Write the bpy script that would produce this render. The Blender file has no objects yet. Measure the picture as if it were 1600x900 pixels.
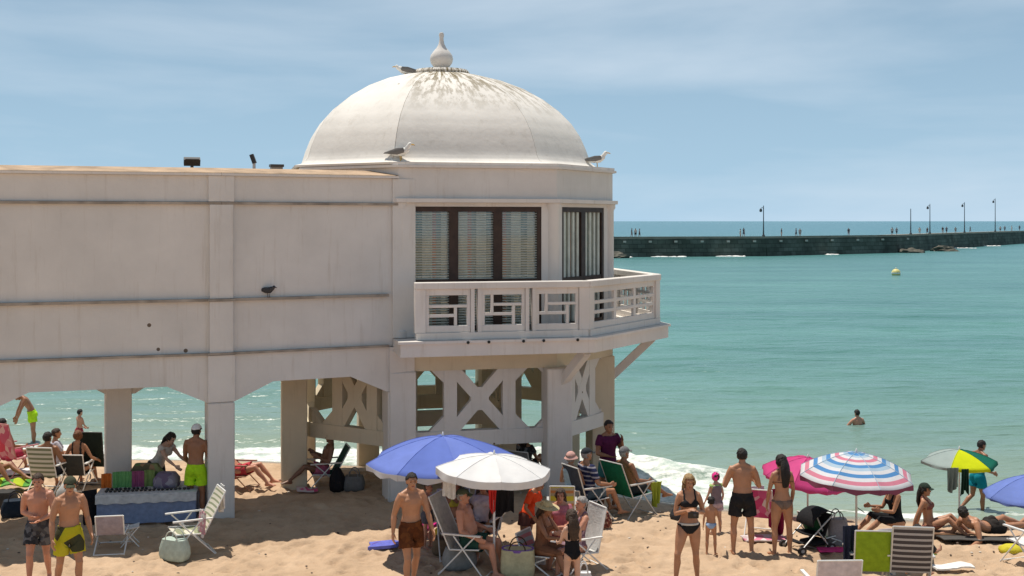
import bpy, bmesh, math, random
import numpy as np
from mathutils import Vector, Matrix, Quaternion

# ------------------------------------------------------------------ camera, sky, sun, exposure
scene = bpy.context.scene
C = scene.collection
random.seed(7); RNG = np.random.default_rng(7)
CAM_H = 5.5; FOC = 1800.0; HOR = 345.0          # camera height (m), focal length and horizon row in photo pixels
cam = bpy.data.cameras.new('camera'); camo = bpy.data.objects.new('camera', cam); C.objects.link(camo)
camo.location = (0, 0, CAM_H); camo.rotation_euler = (math.radians(90), 0, 0)
cam.sensor_width = 36; cam.lens = FOC / 1600 * 36; cam.shift_y = -(450 - HOR) / 1600
cam.clip_start = 0.5; cam.clip_end = 40000
scene.camera = camo

SUN = Vector((-0.21, 0.225, 1.0)).normalized()    # towards the sun: high, behind the building, from the left
w = bpy.data.worlds.new('World'); scene.world = w; w.use_nodes = True
nt = w.node_tree; nt.nodes.clear()
out = nt.nodes.new('ShaderNodeOutputWorld'); bg = nt.nodes.new('ShaderNodeBackground')
sky = nt.nodes.new('ShaderNodeTexSky'); sky.sky_type = 'NISHITA'; sky.sun_disc = False
sky.sun_elevation = math.asin(SUN.z); sky.sun_rotation = math.atan2(SUN.x, SUN.y)
sky.altitude = 0; sky.air_density = 0.75; sky.dust_density = 0.15; sky.ozone_density = 3.5
bg.inputs['Strength'].default_value = 0.05
CLOUD = (2.1, 0.9, 1.6)
# thin cirrus: a stretched noise over the sky's direction vector
tc = nt.nodes.new('ShaderNodeTexCoord'); mp = nt.nodes.new('ShaderNodeMapping')
mp.inputs['Scale'].default_value = (2.2, 2.2, 13.0); mp.inputs['Rotation'].default_value = (0.0, 0.10, 0.0)
mp.inputs['Location'].default_value = CLOUD
nz = nt.nodes.new('ShaderNodeTexNoise'); nz.inputs['Scale'].default_value = 1.15; nz.inputs['Detail'].default_value = 7
nz.inputs['Roughness'].default_value = 0.5; nz.inputs['Distortion'].default_value = 0.25
rp = nt.nodes.new('ShaderNodeValToRGB'); rp.color_ramp.elements[0].position = 0.42; rp.color_ramp.elements[1].position = 0.85
rp.color_ramp.elements[0].color = (0, 0, 0, 1); rp.color_ramp.elements[1].color = (0.75, 0.75, 0.75, 1)
mx = nt.nodes.new('ShaderNodeMix'); mx.data_type = 'RGBA'
L = nt.links.new
L(tc.outputs['Generated'], mp.inputs['Vector']); L(mp.outputs['Vector'], nz.inputs['Vector']); L(nz.outputs['Fac'], rp.inputs['Fac'])
L(rp.outputs['Color'], mx.inputs['Factor']); mx.inputs['B'].default_value = (14.5, 16.4, 18.4, 1)
# sea haze: the pale belt of air that thins out with height above the horizon, all round
sz = nt.nodes.new('ShaderNodeSeparateXYZ'); L(tc.outputs['Generated'], sz.inputs[0])
ab = nt.nodes.new('ShaderNodeMath'); ab.operation = 'ABSOLUTE'; L(sz.outputs['Z'], ab.inputs[0])
me_ = nt.nodes.new('ShaderNodeMath'); me_.operation = 'MULTIPLY'; me_.inputs[1].default_value = -2.5; L(ab.outputs[0], me_.inputs[0])
ex = nt.nodes.new('ShaderNodeMath'); ex.operation = 'EXPONENT'; L(me_.outputs[0], ex.inputs[0])
hz = nt.nodes.new('ShaderNodeMix'); hz.data_type = 'RGBA'; hz.inputs['B'].default_value = (8.4, 12.5, 16.0, 1)
L(ex.outputs[0], hz.inputs['Factor']); L(sky.outputs['Color'], hz.inputs['A']); L(hz.outputs['Result'], mx.inputs['A'])
L(mx.outputs['Result'], bg.inputs['Color']); L(bg.outputs['Background'], out.inputs['Surface'])

sl = bpy.data.lights.new('sun', 'SUN'); so = bpy.data.objects.new('sun', sl); C.objects.link(so)
sl.energy = 5.0; sl.angle = math.radians(0.53); sl.color = (1.0, 0.93, 0.83)
so.rotation_euler = (-SUN).to_track_quat('-Z', 'Y').to_euler(); so.location = (-10, 10, 40)

scene.view_settings.view_transform = 'Standard'; scene.view_settings.look = 'None'
scene.view_settings.exposure = 0.0; scene.view_settings.gamma = 1.0; scene.view_settings.use_curve_mapping = False
scene.render.engine = 'CYCLES'; scene.cycles.max_bounces = 8; scene.cycles.use_denoising = True
scene.cycles.caustics_reflective = False; scene.cycles.caustics_refractive = False

# ------------------------------------------------------------------ helpers
def lin(c): return tuple(((x / 255) / 12.92 if x / 255 <= 0.04045 else ((x / 255 + 0.055) / 1.055) ** 2.4) for x in c)
_mats = {}
def mat(name, col, rough=0.75, var=0.12, vscale=6.0, bump=0.0, bscale=40.0, spec=0.3, trans=0.0, metal=0.0):
    """Plain procedural surface: base colour broken up by noise, optional fine relief and cloth translucency."""
    if name in _mats: return _mats[name]
    m = bpy.data.materials.new(name); m.use_nodes = True; n = m.node_tree.nodes; l = m.node_tree.links
    b = n['Principled BSDF']; b.inputs['Roughness'].default_value = rough; b.inputs['Metallic'].default_value = metal
    b.inputs['Specular IOR Level'].default_value = spec
    t = n.new('ShaderNodeTexCoord'); nz = n.new('ShaderNodeTexNoise'); nz.inputs['Scale'].default_value = vscale; nz.inputs['Detail'].default_value = 5
    l.new(t.outputs['Object'], nz.inputs['Vector'])
    r = n.new('ShaderNodeValToRGB'); r.color_ramp.elements[0].position = 0.3; r.color_ramp.elements[1].position = 0.7
    r.color_ramp.elements[0].color = tuple(max(0, x * (1 - var)) for x in col) + (1,); r.color_ramp.elements[1].color = tuple(min(1, x * (1 + var)) for x in col) + (1,)
    l.new(nz.outputs['Fac'], r.inputs['Fac']); l.new(r.outputs['Color'], b.inputs['Base Color'])
    if bump:
        n2 = n.new('ShaderNodeTexNoise'); n2.inputs['Scale'].default_value = bscale; n2.inputs['Detail'].default_value = 4
        l.new(t.outputs['Object'], n2.inputs['Vector'])
        bm_ = n.new('ShaderNodeBump'); bm_.inputs['Strength'].default_value = bump; bm_.inputs['Distance'].default_value = 0.02
        l.new(n2.outputs['Fac'], bm_.inputs['Height']); l.new(bm_.outputs['Normal'], b.inputs['Normal'])
    if trans:
        tr = n.new('ShaderNodeBsdfTranslucent'); mxs = n.new('ShaderNodeMixShader'); mxs.inputs['Fac'].default_value = trans
        l.new(r.outputs['Color'], tr.inputs['Color']); l.new(b.outputs['BSDF'], mxs.inputs[1]); l.new(tr.outputs['BSDF'], mxs.inputs[2])
        l.new(mxs.outputs['Shader'], n['Material Output'].inputs['Surface'])
    _mats[name] = m; return m
def cloth(c, trans=0.0, rough=0.85):
    c = tuple(round(x, 3) for x in c)
    return mat('cloth_%d_%d_%d_%d' % (c[0]*999, c[1]*999, c[2]*999, trans*100), c, rough=rough, var=0.14 if not trans else .05, vscale=14 if not trans else 5, bump=0.35 if not trans else .4, bscale=30 if not trans else 7, spec=0.15, trans=trans)
def paint(c, rough=0.45, metal=0.0):
    c = tuple(round(x, 3) for x in c)
    return mat('paint_%d_%d_%d_%d' % (c[0]*999, c[1]*999, c[2]*999, metal*9), c, rough=rough, var=0.08, vscale=9, spec=0.4, metal=metal)
def bands(name, cols, period, axis=2, rough=0.85, warp=0.0, trans=0.0):
    """Woven stripes: equal bands of colour repeating along one object axis."""
    if name in _mats: return _mats[name]
    m = bpy.data.materials.new(name); m.use_nodes = True; n = m.node_tree.nodes; l = m.node_tree.links
    b = n['Principled BSDF']; b.inputs['Roughness'].default_value = rough; b.inputs['Specular IOR Level'].default_value = 0.15
    t = n.new('ShaderNodeTexCoord'); s = n.new('ShaderNodeSeparateXYZ'); l.new(t.outputs['Object'], s.inputs[0])
    d = n.new('ShaderNodeMath'); d.operation = 'DIVIDE'; d.inputs[1].default_value = period; l.new(s.outputs[axis], d.inputs[0])
    f = n.new('ShaderNodeMath'); f.operation = 'FRACT'; l.new(d.outputs[0], f.inputs[0])
    r = n.new('ShaderNodeValToRGB'); r.color_ramp.interpolation = 'CONSTANT'; e = r.color_ramp.elements
    tot = sum(k for _, k in cols); p = 0
    for i, (c, k) in enumerate(cols):
        el = e[i] if i < 2 else e.new(p)
        el.position = p; el.color = tuple(c) + (1,); p += k / tot
    l.new(f.outputs[0], r.inputs['Fac']); l.new(r.outputs['Color'], b.inputs['Base Color'])
    _mats[name] = m; return m
def blotch(name, cols, scale=14.0, rough=0.85):
    """Printed cloth: patches of several flat colours."""
    if name in _mats: return _mats[name]
    m = bpy.data.materials.new(name); m.use_nodes = True; n = m.node_tree.nodes; l = m.node_tree.links
    b = n['Principled BSDF']; b.inputs['Roughness'].default_value = rough; b.inputs['Specular IOR Level'].default_value = 0.15
    t = n.new('ShaderNodeTexCoord'); v = n.new('ShaderNodeTexVoronoi'); v.inputs['Scale'].default_value = scale
    l.new(t.outputs['Object'], v.inputs['Vector']); s = n.new('ShaderNodeSeparateColor'); l.new(v.outputs['Color'], s.inputs[0])
    r = n.new('ShaderNodeValToRGB'); r.color_ramp.interpolation = 'CONSTANT'; e = r.color_ramp.elements
    for i, c in enumerate(cols):
        el = e[i] if i < 2 else e.new(i / len(cols))
        el.position = i / len(cols); el.color = tuple(c) + (1,)
    l.new(s.outputs[0], r.inputs['Fac']); l.new(r.outputs['Color'], b.inputs['Base Color'])
    _mats[name] = m; return m

class MB:
    """Collects shapes; build() links them as ONE mesh object."""
    def __init__(s): s.v = []; s.f = []; s.mi = []
    def add(s, vs, fs, mi=0):
        o = len(s.v); s.v += [tuple(v) for v in vs]; s.f += [tuple(i + o for i in f) for f in fs]; s.mi += [mi] * len(fs); return s
    def hexa(s, p, mi=0):   # 8 corners: bottom four then top four
        return s.add(p, [(0, 3, 2, 1), (4, 5, 6, 7), (0, 1, 5, 4), (1, 2, 6, 5), (2, 3, 7, 6), (3, 0, 4, 7)], mi)
    def box(s, c, d, rz=0, M=None, mi=0):
        x, y, z = d[0] / 2, d[1] / 2, d[2] / 2
        R = Matrix.Rotation(rz, 3, 'Z') if M is None else M
        P = [R @ Vector(q) + Vector(c) for q in ((-x, -y, -z), (x, -y, -z), (x, y, -z), (-x, y, -z), (-x, -y, z), (x, -y, z), (x, y, z), (-x, y, z))]
        return s.hexa(P, mi)
    def loft(s, pts, rad, xax=None, n=12, cap=True, mi=0, flat=False):
        """Tube with elliptical rings (rx, ry) along pts; round ends unless flat."""
        pts = [Vector(p) for p in pts]; rad = [(r, r) if not isinstance(r, (tuple, list)) else r for r in rad]
        P, R = list(pts), list(rad)
        if cap and not flat:
            d0 = (pts[0] - pts[1]).normalized(); d1 = (pts[-1] - pts[-2]).normalized()
            r0, r1 = min(rad[0]), min(rad[-1])
            P = [pts[0] + d0 * r0 * .92, pts[0] + d0 * r0 * .6] + P + [pts[-1] + d1 * r1 * .6, pts[-1] + d1 * r1 * .92]
            sc = lambda r, k: (r[0] * k, r[1] * k)
            R = [sc(rad[0], .39), sc(rad[0], .8)] + R + [sc(rad[-1], .8), sc(rad[-1], .39)]
        vs = []; m = len(P); xa = Vector(xax) if xax is not None else None
        for i in range(m):
            a = P[max(i - 1, 0)]; b = P[min(i + 1, m - 1)]; t = (b - a)
            t = t.normalized() if t.length > 1e-9 else Vector((0, 0, 1))
            if xa is None: xa = Vector((1, 0, 0)) if abs(t.x) < .8 else Vector((0, 1, 0))
            x = (xa - t * xa.dot(t)); x = x.normalized() if x.length > 1e-6 else t.orthogonal().normalized(); y = t.cross(x)
            if xax is None: xa = x
            for k in range(n):
                an = 2 * math.pi * k / n; vs.append(P[i] + x * (R[i][0] * math.cos(an)) + y * (R[i][1] * math.sin(an)))
        fs = [(i * n + k, i * n + (k + 1) % n, (i + 1) * n + (k + 1) % n, (i + 1) * n + k) for i in range(m - 1) for k in range(n)]
        if cap: fs += [tuple(range(n - 1, -1, -1)), tuple((m - 1) * n + k for k in range(n))]
        return s.add(vs, fs, mi)
    def tube(s, p0, p1, r, r1=None, n=8, mi=0): return s.loft([p0, p1], [r, r if r1 is None else r1], n=n, flat=True, mi=mi)
    def path(s, pts, r, n=8, mi=0): return s.loft(pts, [r] * len(pts), n=n, flat=True, mi=mi)
    def ell(s, c, r, M=None, n=14, m=9, mi=0):
        c = Vector(c); vs = []; M = M or Matrix.Identity(3)
        for i in range(1, m):
            th = math.pi * i / m
            for k in range(n):
                an = 2 * math.pi * k / n
                vs.append(c + M @ Vector((r[0] * math.sin(th) * math.cos(an), r[1] * math.sin(th) * math.sin(an), r[2] * math.cos(th))))
        vs += [c + M @ Vector((0, 0, r[2])), c + M @ Vector((0, 0, -r[2]))]; t = (m - 1) * n
        fs = [(i * n + k, (i + 1) * n + k, (i + 1) * n + (k + 1) % n, i * n + (k + 1) % n) for i in range(m - 2) for k in range(n)]
        fs += [(t, k, (k + 1) % n) for k in range(n)] + [(t + 1, (m - 2) * n + (k + 1) % n, (m - 2) * n + k) for k in range(n)]
        return s.add(vs, fs, mi)
    def lathe(s, prof, c=(0, 0, 0), n=24, mi=0):
        vs = [(c[0] + r * math.cos(2 * math.pi * k / n), c[1] + r * math.sin(2 * math.pi * k / n), c[2] + z) for r, z in prof for k in range(n)]
        m = len(prof); fs = [(i * n + k, i * n + (k + 1) % n, (i + 1) * n + (k + 1) % n, (i + 1) * n + k) for i in range(m - 1) for k in range(n)]
        fs += [tuple(range(n - 1, -1, -1)), tuple((m - 1) * n + k for k in range(n))]
        return s.add(vs, fs, mi)
    def prism(s, poly, fn, n0, n1, mi=0):
        """Polygon (a, b) pushed from depth n0 to n1; fn maps (a, depth, b) to a point."""
        k = len(poly); vs = [fn(a, n0, b) for a, b in poly] + [fn(a, n1, b) for a, b in poly]
        fs = [tuple(range(k)), tuple(range(2 * k - 1, k - 1, -1))] + [(i, k + i, k + (i + 1) % k, (i + 1) % k) for i in range(k)]
        return s.add(vs, fs, mi)
    def sheet(s, fn, nu, nv, th, mi=0):
        """Curved cloth of real thickness: fn(u, v) -> point, pushed along its normal."""
        g = [[Vector(fn(i / nu, j / nv)) for j in range(nv + 1)] for i in range(nu + 1)]
        top = []; bot = []
        for i in range(nu + 1):
            for j in range(nv + 1):
                du = g[min(i + 1, nu)][j] - g[max(i - 1, 0)][j]; dv = g[i][min(j + 1, nv)] - g[i][max(j - 1, 0)]
                nn = du.cross(dv); nn = nn.normalized() if nn.length > 1e-9 else Vector((0, 0, 1))
                top.append(g[i][j] + nn * th / 2); bot.append(g[i][j] - nn * th / 2)
        W = nv + 1; N = len(top); fs = []
        for i in range(nu):
            for j in range(nv):
                a = i * W + j; fs.append((a, a + W, a + W + 1, a + 1)); fs.append((N + a, N + a + 1, N + a + W + 1, N + a + W))
        for i in range(nu):
            for j in (0, nv):
                a = i * W + j; b = a + W; fs.append((a, N + a, N + b, b) if j == 0 else (a, b, N + b, N + a))
        for j in range(nv):
            for i in (0, nu):
                a = i * W + j; b = a + 1; fs.append((a, b, N + b, N + a) if i == 0 else (a, N + a, N + b, b))
        return s.add(top + bot, fs, mi)
    def build(s, name, m, parent=None, smooth=False, bevel=0.0, angle=40):
        me = bpy.data.meshes.new(name); me.from_pydata(s.v, [], s.f); me.validate(clean_customdata=False)
        bm = bmesh.new(); bm.from_mesh(me); bmesh.ops.recalc_face_normals(bm, faces=bm.faces); bm.to_mesh(me); bm.free()
        for mm in (m if isinstance(m, (list, tuple)) else [m]): me.materials.append(mm)
        if len(s.mi) == len(me.polygons): me.polygons.foreach_set('material_index', s.mi)
        if smooth:
            me.polygons.foreach_set('use_smooth', [True] * len(me.polygons)); me.set_sharp_from_angle(angle=math.radians(angle))
        o = bpy.data.objects.new(name, me); C.objects.link(o)
        if parent is not None: o.parent = parent
        if bevel:
            b = o.modifiers.new('edge', 'BEVEL'); b.width = bevel; b.segments = 1; b.limit_method = 'ANGLE'; b.angle_limit = math.radians(40)
        return o
def tag(o, label=None, cat=None, group=None, kind=None):
    if label: o['label'] = label
    if cat: o['category'] = cat
    if group: o['group'] = group
    if kind: o['kind'] = kind
    return o
def thing(name, label, cat, loc=(0, 0, 0), rz=0.0, group=None):
    o = bpy.data.objects.new(name, None); C.objects.link(o); o.empty_display_size = 0.1
    o.location = loc; o.rotation_euler = (0, 0, rz); return tag(o, label, cat, group)
def facing(deg): return math.radians(deg + 180)      # 0 looks at the camera, 90 to the right, 180 away, -90 to the left

# value noise on arrays
def vnoise(x, y, seed=0):
    r = np.random.default_rng(seed).random((256, 256)); xi = np.floor(x).astype(int); yi = np.floor(y).astype(int)
    fx = x - xi; fy = y - yi; fx = fx * fx * (3 - 2 * fx); fy = fy * fy * (3 - 2 * fy)
    g = lambda a, b: r[a & 255, b & 255]
    return (g(xi, yi) * (1 - fx) + g(xi + 1, yi) * fx) * (1 - fy) + (g(xi, yi + 1) * (1 - fx) + g(xi + 1, yi + 1) * fx) * fy
def fbm(x, y, seed=0, oc=4):
    a = 0; k = 1; t = 0
    for i in range(oc): a = a + k * (vnoise(x * 2 ** i, y * 2 ** i, seed + i) - .5); t += k; k *= .5
    return a / t

# ------------------------------------------------------------------ the lie of the land
SEA = -0.90
_sx = [-80, -25, -13, -6.9, -3.7, 0.0, 3.0, 4.3, 7.0, 10.9, 25, 80]
_sy = [37, 33, 31.2, 30.9, 30.2, 28.6, 26.7, 25.9, 25.1, 24.6, 24.0, 22]
def shore(x): return np.interp(x, _sx, _sy)
def sand_z(x, y):
    d = shore(x) - y; t = np.clip(d / 6.0, 0, 1)
    return np.where(d > 0, -0.93 * (1 - t) ** 1.35, np.maximum(-0.93 + 0.13 * d, -6.0))
def G(px, py):
    """Where the sand stands that the photo shows at (px, py)."""
    y = 20.0
    for _ in range(30):
        z = float(sand_z((px - 800) / FOC * y, y)); y = FOC * (CAM_H - z) / (py - HOR)
    x = (px - 800) / FOC * y
    return Vector((x, y, float(sand_z(x, y))))
def at(px, py, y): return Vector(((px - 800) / FOC * y, y, CAM_H - (py - HOR) / FOC * y))
# ------------------------------------------------------------------ sand
def axis(parts):
    a = [np.arange(p, q, s) for p, q, s in parts]; return np.concatenate(a)
def grid_mesh(name, xs, ys, zf, m, attrs=None):
    X, Y = np.meshgrid(xs, ys); Z = zf(X, Y); nx, ny = len(xs), len(ys)
    co = np.stack([X, Y, Z], -1).reshape(-1, 3)
    i = np.arange(nx - 1)[None, :] + nx * np.arange(ny - 1)[:, None]; i = i.ravel()
    f = np.stack([i, i + 1, i + nx + 1, i + nx], -1)
    me = bpy.data.meshes.new(name); me.vertices.add(len(co)); me.vertices.foreach_set('co', co.ravel())
    me.loops.add(f.size); me.loops.foreach_set('vertex_index', f.ravel().astype(np.int32))
    me.polygons.add(len(f)); me.polygons.foreach_set('loop_start', np.arange(0, f.size, 4, dtype=np.int32))
    me.update(calc_edges=True); me.polygons.foreach_set('use_smooth', np.ones(len(f), bool))
    for k, fn in (attrs or {}).items():
        at_ = me.attributes.new(k, 'FLOAT', 'POINT'); at_.data.foreach_set('value', fn(X, Y).ravel().astype(np.float32))
    me.materials.append(m); o = bpy.data.objects.new(name, me); C.objects.link(o); tag(o, kind='structure'); return o

def sand_material():
    m = bpy.data.materials.new('sand'); m.use_nodes = True; n = m.node_tree.nodes; l = m.node_tree.links; b = n['Principled BSDF']
    t = n.new('ShaderNodeTexCoord')
    n1 = n.new('ShaderNodeTexNoise'); n1.inputs['Scale'].default_value = 1.3; n1.inputs['Detail'].default_value = 8; n1.inputs['Roughness'].default_value = .65
    l.new(t.outputs['Object'], n1.inputs['Vector'])
    r = n.new('ShaderNodeValToRGB'); r.color_ramp.elements[0].position = .3; r.color_ramp.elements[1].position = .72
    r.color_ramp.elements[0].color = (0.385, 0.268, 0.172, 1); r.color_ramp.elements[1].color = (0.56, 0.405, 0.272, 1)
    l.new(n1.outputs['Fac'], r.inputs['Fac'])
    at_ = n.new('ShaderNodeAttribute'); at_.attribute_name = 'wet'
    mx = n.new('ShaderNodeMix'); mx.data_type = 'RGBA'; l.new(at_.outputs['Fac'], mx.inputs['Factor']); l.new(r.outputs['Color'], mx.inputs['A'])
    mx.inputs['B'].default_value = (0.20, 0.155, 0.105, 1); l.new(mx.outputs['Result'], b.inputs['Base Color'])
    mr = n.new('ShaderNodeMapRange'); mr.inputs['To Min'].default_value = .95; mr.inputs['To Max'].default_value = .22; l.new(at_.outputs['Fac'], mr.inputs['Value'])
    l.new(mr.outputs['Result'], b.inputs['Roughness']); b.inputs['Specular IOR Level'].default_value = .25
    n2 = n.new('ShaderNodeTexNoise'); n2.inputs['Scale'].default_value = 16; n2.inputs['Detail'].default_value = 6; l.new(t.outputs['Object'], n2.inputs['Vector'])
    bp = n.new('ShaderNodeBump'); bp.inputs['Strength'].default_value = .55; bp.inputs['Distance'].default_value = .02
    mm = n.new('ShaderNodeMath'); mm.operation = 'SUBTRACT'; mm.inputs[0].default_value = 1; l.new(at_.outputs['Fac'], mm.inputs[1])
    mk = n.new('ShaderNodeMath'); mk.operation = 'MULTIPLY'; mk.inputs[1].default_value = .9; l.new(mm.outputs[0], mk.inputs[0]); l.new(mk.outputs[0], bp.inputs['Strength'])
    l.new(n2.outputs['Fac'], bp.inputs['Height']); l.new(bp.outputs['Normal'], b.inputs['Normal'])
    return m
def wetness(X, Y):
    d = shore(X) - Y + 0.5 * fbm(X * .5, Y * .5, 31)
    return np.clip(1 - (d - 0.9) / 1.7, 0, 1)
# trodden surface: soft mounds, hundreds of foot dents and kicked-up rims
_fx = RNG.uniform(-13.5, 13.5, 5200); _fy = 16 + 13 * RNG.random(5200) ** 1.3; _fa = RNG.uniform(0, math.pi, 5200); _fs = RNG.uniform(.6, 1.35, 5200)
def sand_surface(X, Y):
    Z = sand_z(X, Y); dry = np.clip((shore(X) - Y - 1.0) / 3.0, 0, 1)
    Z = Z + dry * (0.11 * fbm(X * .8, Y * .8, 3, 4) + 0.045 * fbm(X * 4, Y * 4, 9, 4))
    xs, ys = X[0], Y[:, 0]; D = np.zeros_like(X)
    for x, y, a, s in zip(_fx, _fy, _fa, _fs):
        i0, i1 = np.searchsorted(xs, (x - .4, x + .4)); j0, j1 = np.searchsorted(ys, (y - .4, y + .4))
        if i1 <= i0 or j1 <= j0: continue
        gx, gy = np.meshgrid(xs[i0:i1] - x, ys[j0:j1] - y); u = gx * math.cos(a) + gy * math.sin(a); v = -gx * math.sin(a) + gy * math.cos(a)
        q = (u / (.16 * s)) ** 2 + (v / (.075 * s)) ** 2
        D[j0:j1, i0:i1] += -.034 * s * np.exp(-q) + .017 * s * np.exp(-((np.sqrt(q) - 1.45) / .42) ** 2)
    return Z + dry * np.clip(D, -.07, .06)
xs = axis([(-3000, -300, 300), (-300, -40, 20), (-40, -14, 1.3), (-14, 14, .05), (14, 40, 1.3), (40, 300, 20), (300, 3001, 300)])
ys = axis([(-300, 0, 30), (0, 15, 1.5), (15, 23, .045), (23, 31, .08), (31, 40, .6), (40, 130, 9)])
beach = grid_mesh('beach_sand', xs, ys, sand_surface, sand_material(), {'wet': wetness})

mb = MB()
for k in range(650):
    x = RNG.uniform(-12, 12); y = 15.8 + 8 * RNG.random() ** 1.4
    if shore(x) - y < 1.5: continue
    r_ = RNG.uniform(.008, .024); mb.ell((x, y, float(sand_z(x, y)) + RNG.uniform(-.01, .03)), (r_ * 1.4, r_, r_ * .6), Matrix.Rotation(RNG.uniform(0, 3), 3, 'Z'), 5, 4, int(k % 3 == 0))
tag(mb.build('pebbles', [mat('pebble_dark', (.12, .09, .07)), mat('shell_pale', (.6, .55, .48))]), 'pebbles shells and scraps strewn over the dry sand', 'pebbles', kind='stuff')
# ------------------------------------------------------------------ sea
def sd(X, Y): return Y - shore(X)                     # metres out from the water's edge
def foam(X, Y):
    d = sd(X, Y) + 0.9 * fbm(X * .35, Y * .35, 51, 3)
    left = np.clip((6.6 - X) / 2.0, 0, 1)
    n = fbm(X * 1.1, Y * 1.6, 61, 4) + .5
    wd = np.where(X < -1, 2.2, 4.0)
    surf = np.clip((d + .3) / .5, 0, 1) * np.clip((wd - d) / 1.0, 0, 1) * left * np.clip(.22 + 1.2 * n, 0, 1)
    lap = np.clip(1 - np.abs(d - .25) / .4, 0, 1) * (1 - left) * np.clip(n * 2.2 - .5, 0, 1)
    line2 = np.clip(1 - np.abs(d - 3.1 + .5 * n) / .35, 0, 1) * (1 - left) * np.clip(fbm(X * .8, Y * .4, 71, 2) * 5 - .2, 0, 1) * .8
    corner = np.clip(1 - np.hypot((X - 13.2) / 1.4, (Y - 26.9) / .9), 0, 1) * 2
    wash = np.clip((8.5 - d) / 4, 0, 1) * np.clip((d - 3.6) / 1, 0, 1) * left * np.clip(n * 2.4 - 1.05, 0, 1) * .3
    return np.clip(np.maximum.reduce([surf, lap, line2, corner * n * 1.5, wash]), 0, 1)
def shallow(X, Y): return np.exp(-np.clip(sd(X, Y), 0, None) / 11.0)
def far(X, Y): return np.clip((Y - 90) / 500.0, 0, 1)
def sea_z(X, Y):
    d = sd(X, Y); left = np.clip((6.4 - X) / 2.6, 0.0, 1); near = np.clip((140 - Y) / 90, 0, 1) * np.clip(d / 3, 0, 1)
    wob = 0.7 * fbm(X * .3, Y * .05, 81, 2)
    ridge = left * np.interp(X, [-10, -7, 0, 2], [.3, 1, 1, 1.4]) * .34 * np.exp(-((d - 2.8 - wob) / .8) ** 2) * (0.8 + .9 * fbm(X * .8, Y * .8, 83, 3))
    ridge2 = .10 * np.exp(-((d - 6.5 - 2 * wob) / .9) ** 2)
    f = foam(X, Y) * near ** .2
    lump = .24 * f * left * (fbm(X * 2.4, Y * 2.4, 85, 4) + .25)
    swell = .26 * (fbm(X * .11, Y * .36, 87, 2)) + .20 * fbm(X * .30, Y * 1.0, 89, 3)
    return SEA + ridge + ridge2 * .8 + lump + swell * near - 0.05 * np.clip(-d, 0, 3)
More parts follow.
